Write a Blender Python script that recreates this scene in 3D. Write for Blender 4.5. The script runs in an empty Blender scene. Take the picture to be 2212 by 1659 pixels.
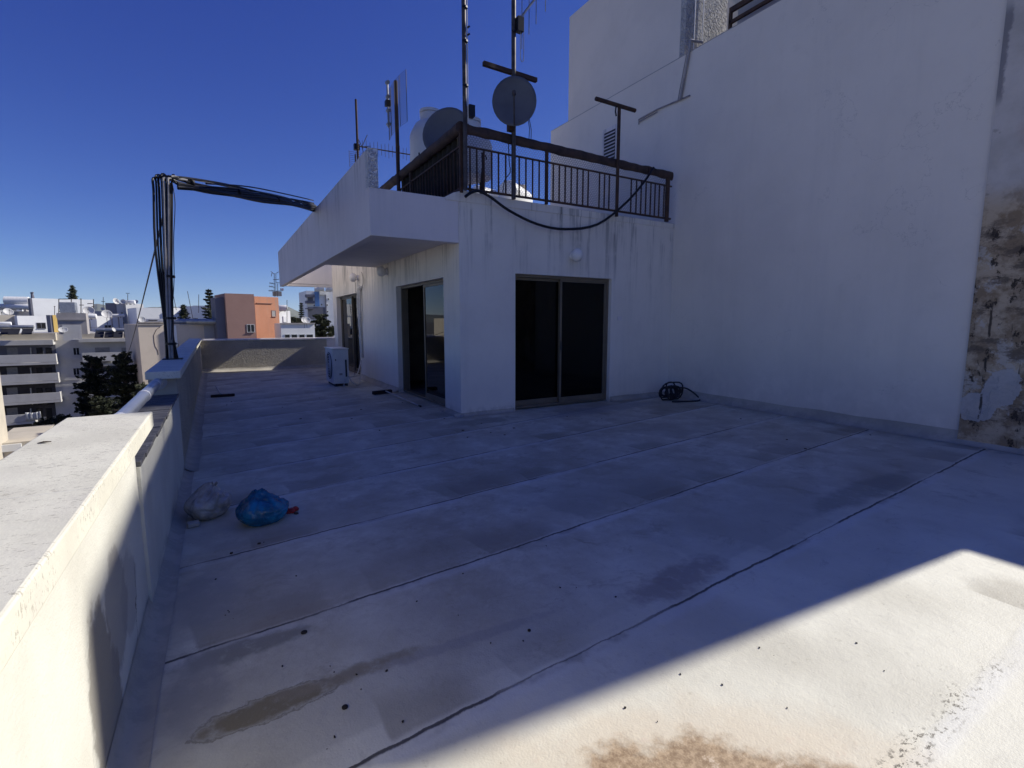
import bpy, bmesh, math, random
from math import sin, cos, tan, pi, radians, sqrt, atan2, degrees
from mathutils import Vector, Matrix, noise
random.seed(7)
scn = bpy.context.scene
COL = scn.collection
# ------------------------------------------------------------------ camera model (used to find real positions at real distances)
FX, CX, CY, HC = 1071., 1106., 829.5, 1.5
PITCH = math.atan((829.5 - 695) / FX)
def ray(x, y):
    u = x - CX; v = CY - y
    return (u, FX * cos(PITCH) + v * sin(PITCH), -FX * sin(PITCH) + v * cos(PITCH))
_r = ray(471, 695); YAW = atan2(_r[0], _r[1])
def dirw(x, y):
    a = ray(x, y); c, s = cos(YAW), sin(YAW)
    return Vector((a[0] * c - a[1] * s, a[0] * s + a[1] * c, a[2]))
CAM = Vector((0, 0, HC))
def onz(x, y, z=0): k = dirw(x, y); return CAM + k * ((z - HC) / k.z)
def onx(x, y, X): k = dirw(x, y); return CAM + k * (X / k.x)
def ony(x, y, Y): k = dirw(x, y); return CAM + k * (Y / k.y)
HEAD = Vector((-sin(YAW), cos(YAW), 0))
def at(x, y, d): k = dirw(x, y); return CAM + k * (d / k.dot(HEAD))
def az(a): return Vector((sin(radians(a)), cos(radians(a)), 0))
# ------------------------------------------------------------------ mesh builder
class MB:
    def __init__(s): s.v = []; s.f = []
    def add(s, vs, fs):
        o = len(s.v); s.v += [tuple(v) for v in vs]; s.f += [tuple(i + o for i in f) for f in fs]; return s
    def box(s, x0, x1, y0, y1, z0, z1):
        return s.obox(Vector((x0, y0, z0)), Vector((x1 - x0, 0, 0)), Vector((0, y1 - y0, 0)), Vector((0, 0, z1 - z0)))
    def obox(s, o, a, b, c):
        o, a, b, c = map(Vector, (o, a, b, c))
        vs = [o, o + a, o + a + b, o + b, o + c, o + a + c, o + a + b + c, o + b + c]
        fs = [(0, 3, 2, 1), (4, 5, 6, 7), (0, 1, 5, 4), (1, 2, 6, 5), (2, 3, 7, 6), (3, 0, 4, 7)]
        if a.cross(b).dot(c) < 0: fs = [tuple(reversed(f)) for f in fs]
        return s.add(vs, fs)
    def tube(s, pts, r, n=8, cap=True, flat=1.0):
        pts = [Vector(p) for p in pts]; rs = r if isinstance(r, (list, tuple)) else [r] * len(pts)
        vs = []; fs = []
        up = None
        for i, p in enumerate(pts):
            t = (pts[min(i + 1, len(pts) - 1)] - pts[max(i - 1, 0)]).normalized()
            if up is None: up = Vector((0, 0, 1)) if abs(t.z) < .9 else Vector((0, 1, 0))
            a = t.cross(up).normalized(); b = a.cross(t).normalized(); up = b
            for k in range(n):
                q = 2 * pi * k / n; vs.append(p + (a * cos(q) + b * sin(q) * flat) * rs[i])
        for i in range(len(pts) - 1):
            for k in range(n):
                k2 = (k + 1) % n; fs.append((i * n + k, i * n + k2, (i + 1) * n + k2, (i + 1) * n + k))
        if cap: fs.append(tuple(range(n - 1, -1, -1))); fs.append(tuple((len(pts) - 1) * n + k for k in range(n)))
        return s.add(vs, fs)
    def lathe(s, prof, o=(0, 0, 0), n=20, axis=(0, 0, 1)):
        o = Vector(o); ax = Vector(axis).normalized(); u = Vector((1, 0, 0)) if abs(ax.x) < .9 else Vector((0, 1, 0))
        a = ax.cross(u).normalized(); b = ax.cross(a)
        vs = []; fs = []
        for (r, h) in prof:
            for k in range(n):
                q = 2 * pi * k / n; vs.append(o + ax * h + (a * cos(q) + b * sin(q)) * max(r, 1e-4))
        for i in range(len(prof) - 1):
            for k in range(n):
                k2 = (k + 1) % n; fs.append((i * n + k, i * n + k2, (i + 1) * n + k2, (i + 1) * n + k))
        fs.append(tuple(range(n))); fs.append(tuple((len(prof) - 1) * n + k for k in range(n - 1, -1, -1)))
        return s.add(vs, fs)
    def prism(s, poly, ext):
        """poly: list of 3D points in a plane, extruded by vector"""
        n = len(poly); poly = [Vector(p) for p in poly]; ext = Vector(ext)
        vs = poly + [p + ext for p in poly]
        fs = [tuple(range(n - 1, -1, -1)), tuple(range(n, 2 * n))] + [(i, (i + 1) % n, n + (i + 1) % n, n + i) for i in range(n)]
        return s.add(vs, fs)
    def cells(s, xs, ys, zs, fn):
        """only the outer faces of the filled cells"""
        X, Y, Z = len(xs) - 1, len(ys) - 1, len(zs) - 1
        F = {}
        for i in range(X):
            for j in range(Y):
                for k in range(Z):
                    F[i, j, k] = bool(fn((xs[i] + xs[i + 1]) / 2, (ys[j] + ys[j + 1]) / 2, (zs[k] + zs[k + 1]) / 2))
        idx = {}
        def V(i, j, k):
            if (i, j, k) not in idx: idx[i, j, k] = len(s.v); s.v.append((xs[i], ys[j], zs[k]))
            return idx[i, j, k]
        for (i, j, k), f in F.items():
            if not f: continue
            g = lambda a, b, c: F.get((a, b, c), False)
            if not g(i - 1, j, k): s.f.append((V(i, j, k), V(i, j, k + 1), V(i, j + 1, k + 1), V(i, j + 1, k)))
            if not g(i + 1, j, k): s.f.append((V(i + 1, j, k), V(i + 1, j + 1, k), V(i + 1, j + 1, k + 1), V(i + 1, j, k + 1)))
            if not g(i, j - 1, k): s.f.append((V(i, j, k), V(i + 1, j, k), V(i + 1, j, k + 1), V(i, j, k + 1)))
            if not g(i, j + 1, k): s.f.append((V(i, j + 1, k), V(i, j + 1, k + 1), V(i + 1, j + 1, k + 1), V(i + 1, j + 1, k)))
            if not g(i, j, k - 1): s.f.append((V(i, j, k), V(i, j + 1, k), V(i + 1, j + 1, k), V(i + 1, j, k)))
            if not g(i, j, k + 1): s.f.append((V(i, j, k + 1), V(i + 1, j, k + 1), V(i + 1, j + 1, k + 1), V(i, j + 1, k + 1)))
        return s
    def build(s, name, mat, parent=None, smooth=False, bevel=0, recalc=True, label=None):
        me = bpy.data.meshes.new(name); me.from_pydata([tuple(v) for v in s.v], [], s.f)
        if recalc:
            bm = bmesh.new(); bm.from_mesh(me); bmesh.ops.recalc_face_normals(bm, faces=bm.faces); bm.to_mesh(me); bm.free()
        me.materials.append(mat)
        o = bpy.data.objects.new(name, me); COL.objects.link(o)
        if parent:
            o.parent = parent; o.matrix_parent_inverse = Matrix.Translation(-parent_loc(parent))
        if smooth:
            for p in me.polygons: p.use_smooth = True
            md = o.modifiers.new('es', 'EDGE_SPLIT'); md.split_angle = radians(38)
        if bevel:
            m = o.modifiers.new('bv', 'BEVEL'); m.width = bevel; m.segments = 2; m.limit_method = 'ANGLE'
        if label: o['label'] = label
        return o
def parent_loc(p):
    v = Vector(p.location); q = p.parent
    return v if q is None else v          # only mesh parents sit at the origin
def tag(o, label=None, cat=None, group=None, kind=None):
    if label: o['label'] = label
    if cat: o['category'] = cat
    if group: o['group'] = group
    if kind: o['kind'] = kind
    return o
def empty(name, loc, label, cat, group=None):
    o = bpy.data.objects.new(name, None); COL.objects.link(o); o.location = Vector(loc)
    o.empty_display_size = .1
    return tag(o, label, cat, group)
def copy_tree(o, loc, label, rz=0, group=None):
    c = o.copy(); COL.objects.link(c); c.location = Vector(loc); c.rotation_euler = (0, 0, rz); c['label'] = label
    if group: c['group'] = group
    for ch in [x for x in bpy.data.objects if x.parent == o]:
        d = ch.copy(); COL.objects.link(d); d.parent = c
        for g in [x for x in bpy.data.objects if x.parent == ch]:
            e = g.copy(); COL.objects.link(e); e.parent = d
    return c
# ------------------------------------------------------------------ node expressions
class G:
    def __init__(s, name, rough=.8, spec=.3, metal=0):
        s.m = bpy.data.materials.new(name); s.m.use_nodes = True; s.t = s.m.node_tree
        s.b = s.t.nodes['Principled BSDF']; s.b.inputs['Roughness'].default_value = rough
        s.b.inputs['Specular IOR Level'].default_value = spec; s.b.inputs['Metallic'].default_value = metal
        g = s.n('ShaderNodeNewGeometry'); s.P = X(s, g.outputs['Position'])
        sp = s.n('ShaderNodeSeparateXYZ'); s.l(sp.inputs[0], g.outputs['Position'])
        s.x, s.y, s.z = X(s, sp.outputs[0]), X(s, sp.outputs[1]), X(s, sp.outputs[2])
    def n(s, t): return s.t.nodes.new(t)
    def l(s, i, o): s.t.links.new(i, o)
    def put(s, sock, v):
        if isinstance(v, X): s.l(sock, v.o)
        elif isinstance(v, (tuple, list)): sock.default_value = tuple(v) + ((1,) if len(sock.default_value) == 4 and len(v) == 3 else ())
        else: sock.default_value = v
    def math(s, op, *a, clamp=False):
        n = s.n('ShaderNodeMath'); n.operation = op; n.use_clamp = clamp
        for i, v in enumerate(a): s.put(n.inputs[i], v)
        return X(s, n.outputs[0])
    def noise(s, scale=1, detail=4, rough=.5, vec=None, stretch=None, dist=0):
        n = s.n('ShaderNodeTexNoise'); n.inputs['Scale'].default_value = scale; n.inputs['Detail'].default_value = detail
        n.inputs['Roughness'].default_value = rough; n.inputs['Distortion'].default_value = dist
        v = vec or s.P
        if stretch:
            m = s.n('ShaderNodeMapping'); s.l(m.inputs[0], v.o); m.inputs['Scale'].default_value = stretch; v = X(s, m.outputs[0])
        s.l(n.inputs['Vector'], v.o); return X(s, n.outputs[0])
    def voro(s, scale, stretch=None):
        n = s.n('ShaderNodeTexVoronoi'); n.inputs['Scale'].default_value = scale; v = s.P
        if stretch:
            m = s.n('ShaderNodeMapping'); s.l(m.inputs[0], v.o); m.inputs['Scale'].default_value = stretch; v = X(s, m.outputs[0])
        s.l(n.inputs['Vector'], v.o); return X(s, n.outputs['Distance'])
    def ss(s, v, a, b):
        n = s.n('ShaderNodeMapRange'); n.interpolation_type = 'SMOOTHSTEP'
        s.put(n.inputs[0], v); n.inputs[1].default_value = a; n.inputs[2].default_value = b
        return X(s, n.outputs[0])
    def mix(s, f, a, b):
        n = s.n('ShaderNodeMix'); n.data_type = 'RGBA'
        s.put(n.inputs[0], f); s.put(n.inputs[6], a); s.put(n.inputs[7], b); return X(s, n.outputs[2])
    def col(s, v): s.put(s.b.inputs['Base Color'], v)
    def bump(s, h, strength=.3, dist=.01):
        n = s.n('ShaderNodeBump'); n.inputs['Strength'].default_value = strength; n.inputs['Distance'].default_value = dist
        s.put(n.inputs['Height'], h); s.l(s.b.inputs['Normal'], n.outputs[0])
class X:
    def __init__(s, g, o): s.g = g; s.o = o
    def __add__(s, v): return s.g.math('ADD', s, v)
    def __radd__(s, v): return s.g.math('ADD', s, v)
    def __sub__(s, v): return s.g.math('SUBTRACT', s, v)
    def __rsub__(s, v): return s.g.math('SUBTRACT', v, s)
    def __mul__(s, v): return s.g.math('MULTIPLY', s, v)
    def __rmul__(s, v): return s.g.math('MULTIPLY', s, v)
    def __truediv__(s, v): return s.g.math('DIVIDE', s, v)
    def abs(s): return s.g.math('ABSOLUTE', s)
    def fract(s): return s.g.math('FRACT', s)
    def floor(s): return s.g.math('FLOOR', s)
    def max(s, v): return s.g.math('MAXIMUM', s, v)
    def min(s, v): return s.g.math('MINIMUM', s, v)
def simple(name, c, rough=.7, var=.15, scale=3, bump=.0, bscale=60, metal=0, spec=.3, bdist=.004, dark=None):
    g = G(name, rough, spec, metal)
    n = g.noise(scale, 5, .6)
    d = dark or tuple(v * (1 - 2.2 * var) for v in c)
    g.col(g.mix(g.ss(n, .35, .75), c, d))
    if bump: g.bump(g.noise(bscale, 3, .6), bump, bdist)
    return g.m
def ell(g, cx, cy, rx, ry, a=0, u=None, v=None, wob=.35, wscale=9):
    u = (u if u is not None else g.x) - cx; v = (v if v is not None else g.y) - cy
    p = (u * cos(a) + v * sin(a)) / rx; q = (v * cos(a) - u * sin(a)) / ry
    return g.math('SQRT', p * p + q * q) + (g.noise(wscale, 5, .65) - .5) * wob * 2
WHITE = (.74, .74, .73)
# --- floor membrane
def mat_floor():
    g = G('roof_membrane', .62, .35)
    big = g.noise(.55, 3, .5); mid = g.noise(2.3, 6, .62); fine = g.noise(30, 4, .6)
    base = g.mix(g.ss(mid, .3, .75), (.77, .745, .61), (.66, .635, .52))
    base = g.mix(g.ss(big, .42, .7) * .5, base, (.60, .57, .46))
    wob = (g.noise(1.1, 2, .5) - .5) * .04 + (g.noise(7, 5, .7) - .5) * .035
    t = (g.y - g.x * .025 + wob) / (g.x * .03 + 1) - .56; f = t.fract(); row = t.floor()
    def sheetmark(b, wk, off, lo, hi, k, c, soft=.1, flo=0.0, fhi=.8):
        w = g.x * wk + row * off + (g.noise(1.3, 2, .5) - .5) * .35 + f * .12
        cell = (w.floor() * 12.9898 + row * 78.233 + off * 31); rnd = (g.math('SINE', cell) * 4375.85).fract()
        wf = w.fract(); m = g.ss(rnd, lo, hi) * g.ss(wf, 0, .03) * (1 - g.ss(wf, .55 - soft, .8 + soft))
        m = m * g.ss(f, flo, flo + .03) * (1 - g.ss(f + (g.noise(4, 4, .6) - .5) * .25, fhi * .45, fhi))
        m = m * g.ss(g.noise(6, 6, .7), .12, .45)
        return g.mix(m * k, b, c)
    # lengthwise roller bands and grime, which also paints the shaded floor darker
    wx = g.x * .9 + (g.noise(.7, 3, .6) - .5) * 1.1 + f * .15
    band = g.ss((wx.fract() - .5).abs(), .12, .4) * g.ss(g.noise(1.1, 3), .35, .6)
    base = g.mix(band * .35, base, (.50, .47, .37))
    shade_grime = g.ss(g.y - g.x * .1 + (g.noise(1.2, 4, .65) - .5) * 1.4, 1.0, 2.6)
    base = g.mix(shade_grime * g.ss(g.noise(3.1, 8, .68), .3, .62) * .6, base, (.43, .375, .27))
    bl = g.ss(g.noise(1.05, 8, .72), .49, .60) * shade_grime; base = g.mix(bl * .5, base, (.38, .325, .23))
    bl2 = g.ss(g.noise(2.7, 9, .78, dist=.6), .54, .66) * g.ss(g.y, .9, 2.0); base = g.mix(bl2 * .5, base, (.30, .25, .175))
    wr = g.ss((g.noise(3.3, 3, .5, dist=1.2) - .5).abs(), 0, .02); base = g.mix((1 - wr) * .16 * shade_grime, base, (.3, .27, .22))
    base = sheetmark(base, .55, .37, .5, .95, .45, (.31, .275, .20), .12, .0, .7)
    base = sheetmark(base, 1.25, .61, .62, .75, .6, (.30, .255, .19), .06, .0, .42)
    base = sheetmark(base, 1.7, .27, .72, .8, .55, (.27, .235, .17), .05, .0, .3)
    base = sheetmark(base, .33, .13, .3, .8, .4, (.42, .40, .33), .2, .1, 1.0)
    gr = g.ss(g.noise(24, 8, .75), .56, .7) * g.ss(g.noise(2.2, 4, .6), .42, .62)
    base = g.mix(gr * .5, base, (.28, .25, .19))
    lap = (1 - g.ss((f - .955 + (g.noise(5, 4, .6) - .5) * .03).abs(), .01, .06)) * .38 * g.ss(g.noise(1.5, 4), .3, .55)
    base = g.mix(lap, base, (.72, .72, .70))
    brk = g.ss(g.noise(.8, 3, .6), .40, .48)
    line = (1 - g.ss((f - .992).abs(), .004, .012)) * brk
    thin = (1 - g.ss((f - .992).abs(), .001, .006)) * .7
    line = line.max(thin) * g.ss(g.y - g.x * .03, .75, .95)
    grime = g.ss(g.y - g.x * .03, .75, .95) * (1 - g.ss((f - .985).abs(), .01, .05)) * g.ss(g.noise(3.5, 4, .65), .5, .7)
    base = g.mix(grime * .55, base, (.24, .22, .19))
    base = g.mix(line * .9, base, (.05, .045, .04))
    sp = 1 - g.ss(g.voro(14), .02, .06)
    sp = sp * g.ss(g.noise(1.7, 2, .5), .47, .6)
    base = g.mix(sp * .85, base, (.07, .06, .05))
    smear = g.ss(g.noise(7, 6, .7, stretch=(.6, 2.2, 1)), .58, .78)
    base = g.mix(smear * .35, base, (.32, .30, .27))
    def stain(b, cx, cy, rx, ry, a, c, k=1.0, wob=.35, rim=(.12, .1, .06), ws=9, rk=.0, lo=.55):
        e = ell(g, cx, cy, rx, ry, a, wob=wob, wscale=ws)
        b = g.mix((1 - g.ss(e, lo, 1.08)) * k * g.ss(g.noise(11, 6, .7), .18, .5), b, c)
        return g.mix((1 - g.ss((e - .97).abs(), .01, .09)) * rk, b, rim) if rk else b
    base = stain(base, .08, 2.01, .28, .075, .03, (.235, .195, .11), .95, rk=.55, lo=.6, wob=.6, ws=12)
    base = stain(base, .42, 2.04, .42, .06, -.02, (.30, .255, .17), .9, wob=.9, ws=10, lo=.3)
    base = stain(base, .95, 1.99, .5, .045, -.03, (.38, .35, .31), .7, wob=.7, ws=14)
    base = stain(base, .0, 2.46, .34, .085, .04, (.26, .245, .2), .8, wob=.6, ws=10)
    base = stain(base, -.17, 2.25, .13, .3, 0, (.36, .34, .30), .7, wob=.6)
    base = stain(base, -.15, 3.05, .2, .35, 0, (.36, .34, .30), .65, wob=.6)
    base = stain(base, 2.25, 1.88, .5, .14, .1, (.33, .28, .24), .75, wob=.7)
    base = stain(base, 4.9, 2.1, 1.1, .17, .06, (.27, .26, .22), .7, wob=.6, ws=5)
    base = stain(base, 3.4, 6.6, .7, .25, .1, (.26, .24, .19), .75, wob=.7, ws=6)
    base = stain(base, 5.7, 6.5, 1.6, .3, .1, (.33, .32, .30), .7, wob=.6, ws=4)
    # ochre halo and rusty core near the camera
    e = ell(g, 1.33, .88, .85, .42, -.62, wob=.5, wscale=4)
    base = g.mix((1 - g.ss(e, .45, 1.25)) * .7, base, (.68, .58, .42))
    e2 = ell(g, 1.30, .84, .56, .26, -.64, wob=.55, wscale=6)
    core = g.mix(g.ss(g.noise(30, 6, .75), .35, .65), (.22, .13, .06), (.48, .34, .2))
    base = g.mix((1 - g.ss(e2, .75, 1.06)) * .88, base, core)
    pale = g.ss(g.noise(15, 6, .75), .57, .66) * (1 - g.ss(e, .6, .9)); base = g.mix(pale * .6, base, (.66, .55, .42))
    # flaking strip
    d = (g.y - .63 - (g.x - 1.8) * .04).abs()
    fl = (1 - g.ss(d, .02, .075)) * g.ss(g.noise(48, 4, .75, stretch=(.6, 1, 1)), .53, .60) * g.ss(g.noise(3.5, 3), .36, .52) * g.ss(g.x, 1.3, 1.9)
    base = g.mix(fl * .9, base, (.10, .085, .06))
    g.col(base)
    g.bump(fine * .3 + g.noise(5, 4, .6) * .8 - line * 1.0 + lap * .5 + g.noise(120, 2) * .15 + g.noise(2.2, 3, .6, stretch=(.6, .8, 1)) * 1.0, .4, .014)
    return g.m
# --- plaster walls, optional run-off streaks below ztop, optional extra
def mat_plaster(name, c=WHITE, streak=None, rough=.85, bumpk=.25, bscale=55, mottle=.12, bdist=.004, base_dirt=None):
    g = G(name, rough, .2)
    b = g.mix(g.ss(g.noise(.8, 5, .6), .35, .75), c, tuple(v * (1 - mottle) for v in c))
    b = g.mix(g.ss(g.noise(4, 6, .7), .55, .8) * .35, b, tuple(v * .78 for v in c))
    if streak:
        zt, ln, k = streak
        n = g.noise(2.6, 5, .75, stretch=(1, 1, .06)); n2 = g.noise(9, 4, .7, stretch=(1, 1, .05))
        fall = 1 - g.ss(g.z, zt - ln, zt); fall = 1 - fall
        m = g.ss(n * .65 + n2 * .35, .47, .60) * g.ss(g.z, zt - ln, zt - .02) * g.ss(g.noise(3, 4, .6), .3, .55)
        b = g.mix(m * k, b, (.17, .165, .15))
        b = g.mix(g.ss(n, .45, .7) * .16, b, (.42, .41, .38))
    if base_dirt is not None:
        m = (1 - g.ss(g.z, base_dirt, base_dirt + .16)) * g.ss(g.noise(7, 5, .7), .42, .6)
        b = g.mix(m * .5, b, (.32, .3, .26))
    if name.startswith('tall'):
        crk = (g.noise(1.1, 8, .6) - .5).abs(); b = g.mix((1 - g.ss(crk, .0008, .003)) * g.ss(g.noise(.7, 2), .52, .6) * .35, b, (.3, .28, .26))
        b = g.mix(g.ss(g.noise(1.2, 5, .7, stretch=(1, 1, .12)), .5, .68) * .13, b, (.52, .49, .46))
        b = g.mix(g.ss(g.z, 1.2, -.2) * .35 * g.ss(g.noise(3, 5, .7), .3, .6), b, (.45, .42, .38))
    g.col(b)
    g.bump(g.noise(bscale, 4, .65) + g.noise(7, 3) * .6 + g.noise(1.6, 3, .5) * 4, bumpk, bdist)
    return g.m
def mat_roughcast(name, c, k=.9, scale=26, dist=.02):
    g = G(name, .9, .15)
    b = g.mix(g.ss(g.noise(2, 5, .6), .3, .8), c, tuple(v * .8 for v in c)); g.col(b)
    g.bump(g.ss(g.noise(scale, 2, .5, dist=1.5), .35, .62), k, dist)
    return g.m
def mat_parapet():
    g = G('parapet_render', .85, .2)
    c = (.68, .66, .57)
    b = g.mix(g.ss(g.noise(2, 5, .6), .35, .7), c, (.60, .575, .49))
    u, v = g.y, g.z
    for (cy, cz, ry, rz, k, colr) in [(2.0, .2, .22, .42, .75, (.24, .215, .18)), (2.3, .42, .22, .26, .6, (.27, .25, .23)), (2.55, .35, .22, .2, .45, (.33, .31, .29)), (1.5, .03, .4, .10, .5, (.3, .27, .2))]:
        e = ell(g, cy, cz, ry, rz, .25, u=u, v=v, wob=.5, wscale=6)
        b = g.mix((1 - g.ss(e, .82, 1.0)) * k, b, colr)
    # crack
    cr = (g.y - 2.62 - g.z * .25 + (g.noise(9, 4, .7) - .5) * .16).abs()
    b = g.mix((1 - g.ss(cr, .002, .007)) * (1 - g.ss(g.z, .35, .45)) * .9, b, (.05, .045, .04))
    b = g.mix((1 - g.ss(g.z, .03, .16)) * g.ss(g.noise(5, 5, .7), .45, .6) * .6, b, (.3, .28, .25))
    g.col(b); g.bump(g.noise(45, 4, .65) + g.noise(160, 2) * .4, .5, .006); return g.m
def mat_coping():
    g = G('coping_stone', .75, .3)
    b = g.mix(g.ss(g.noise(3, 6, .65), .35, .7), (.74, .71, .58), (.63, .60, .49))
    b = g.mix(g.ss(g.noise(1.3, 4, .6), .5, .75) * .5, b, (.52, .48, .43))
    fl = g.ss(g.noise(38, 4, .8, stretch=(1.0, 2.6, 1)), .57, .62) * g.ss(g.noise(4, 3, .6), .38, .55)
    b = g.mix(fl * .6, b, (.24, .21, .165))
    jt = ((g.y - .35) / .92).fract(); b = g.mix((1 - g.ss((jt - .5).abs(), .001, .004)) * .45, b, (.5, .49, .46))
    g.col(b); g.bump(g.noise(40, 5, .7) - fl * .8 + g.noise(170, 2) * .3, .28, .005); return g.m
def mat_slate():
    g = G('slate_slab', .7, .3)
    n = g.noise(16, 5, .7, stretch=(.4, 2.2, 1))
    b = g.mix(g.ss(n, .4, .6), (.17, .165, .17), (.085, .085, .09))
    jt = (g.y * 9 + (g.noise(3, 3) - .5) * 1.2).fract(); b = g.mix(1 - g.ss(jt, .02, .08), b, (.035, .033, .033))
    ch = g.ss(g.noise(28, 3, .6), .66, .7); b = g.mix(ch * .6, b, (.45, .45, .45))
    g.col(b); g.bump(n + jt * .6, .7, .012); return g.m
def mat_peeling():
    g = G('peeling_plaster', .85, .2)
    y, z = g.y, g.z
    zz = z + (g.noise(1.6, 5, .65) - .5) * .7
    b = g.mix(g.ss(g.noise(2.5, 5, .6), .35, .7), (.62, .57, .52), (.50, .46, .41))
    tan_ = g.mix(g.ss(g.noise(5, 6, .7), .38, .6), (.52, .41, .28), (.29, .21, .13))
    b = g.mix(1 - g.ss(zz, 2.75, 3.15), b, tan_)
    pk = (1 - g.ss(ell(g, 1.75, 3.5, .4, .3, .2, u=y, v=z, wob=.5, wscale=3), .7, 1.1))
    b = g.mix(pk * .6, b, (.45, .32, .26))
    wh = g.ss(g.noise(3.2, 7, .7), .55, .6) * (1 - g.ss(z, 2.5, 2.7)); b = g.mix(wh * .6, b, (.56, .52, .46))
    lowk = 1 - g.ss(z, 2.5, 2.8)
    hsm = g.ss(g.noise(2.1, 8, .75, stretch=(1, .8, 2.0)), .50, .60) * lowk; b = g.mix(hsm * .85, b, (.13, .10, .075))
    dk = g.ss(g.noise(5.5, 8, .72, stretch=(1, 1.3, .8)), .565, .61) * lowk
    b = g.mix(dk * .93, b, (.05, .038, .03))
    st = g.ss(g.noise(11, 5, .7, stretch=(1, 1, .1)), .60, .68) * (1 - g.ss(z, 1.7, 2.1))
    b = g.mix(st * .85, b, (.06, .045, .035))
    pt = (1 - g.ss(ell(g, 2.06, .74, .17, .25, .2, u=y, v=z, wob=1.0, wscale=2.6), .9, .97)).max(1 - g.ss(ell(g, 2.24, .46, .16, .19, -.3, u=y, v=z, wob=1.0, wscale=2.6), .9, .97))
    ck = (1 - g.ss((y - 2.22 - (g.noise(8, 3) - .5) * .03).abs(), .006, .016)) * g.ss(g.noise(6, 4, .7, stretch=(1, 1, .6)), .48, .55) * (1 - g.ss(z, 1.6, 1.9))
    b = g.mix(pt * .8, b, (.50, .48, .46)); b = g.mix(ck * .9, b, (.045, .035, .03))
    up = g.ss(g.noise(7, 5, .7), .62, .68) * g.ss(z, 2.5, 3.0) * (1 - g.ss(z, 3.6, 4))
    b = g.mix(up * .5, b, (.25, .21, .17))
    gy = g.ss(y + (g.noise(5, 5, .7) - .5) * .12, 2.33, 2.36) * g.ss(z, 3.9, 4.1) * (1 - g.ss(z, 4.9, 5.1))
    b = g.mix(gy * .8, b, (.2, .19, .2))
    g.col(b); g.bump(g.noise(30, 5, .7) - dk * 1.2 - st + pt, .45, .01); return g.m
def mat_glass(name='door_glass', tint=.2, ior=1.5):
    m = bpy.data.materials.new(name); m.use_nodes = True; t = m.node_tree; t.nodes.clear()
    o = t.nodes.new('ShaderNodeOutputMaterial'); mx = t.nodes.new('ShaderNodeMixShader'); tr = t.nodes.new('ShaderNodeBsdfTransparent')
    gl = t.nodes.new('ShaderNodeBsdfGlossy'); fr = t.nodes.new('ShaderNodeFresnel'); fr.inputs[0].default_value = ior
    ns = t.nodes.new('ShaderNodeTexNoise'); ns.inputs['Scale'].default_value = 1.2; bp = t.nodes.new('ShaderNodeBump'); bp.inputs['Strength'].default_value = .015
    t.links.new(bp.inputs['Height'], ns.outputs[0]); t.links.new(gl.inputs['Normal'], bp.outputs[0])
    tr.inputs[0].default_value = (tint, tint * .97, tint * .92, 1); gl.inputs['Roughness'].default_value = .01
    gl.inputs[0].default_value = (.85, .85, .85, 1)
    t.links.new(mx.inputs[0], fr.outputs[0]); t.links.new(mx.inputs[1], tr.outputs[0]); t.links.new(mx.inputs[2], gl.outputs[0]); t.links.new(o.inputs[0], mx.outputs[0])
    return m
def mat_foliage(name, c1, c2):
    g = G(name, .6, .25)
    g.col(g.mix(g.ss(g.noise(1.7, 4, .7), .35, .65), c1, c2)); return g.m
def mat_bag(name, c1, c2, tr):
    g = G(name, .22, .6)
    g.col(g.mix(g.ss(g.noise(7, 5, .6), .35, .65), c1, c2)); g.b.inputs['Subsurface Weight'].default_value = tr; g.b.inputs['Subsurface Radius'].default_value = (.03, .03, .03)
    g.bump(g.noise(9, 3, .5, dist=1.5) + g.noise(22, 2, .5, dist=2) * .3, .5, .02); return g.m
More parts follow.
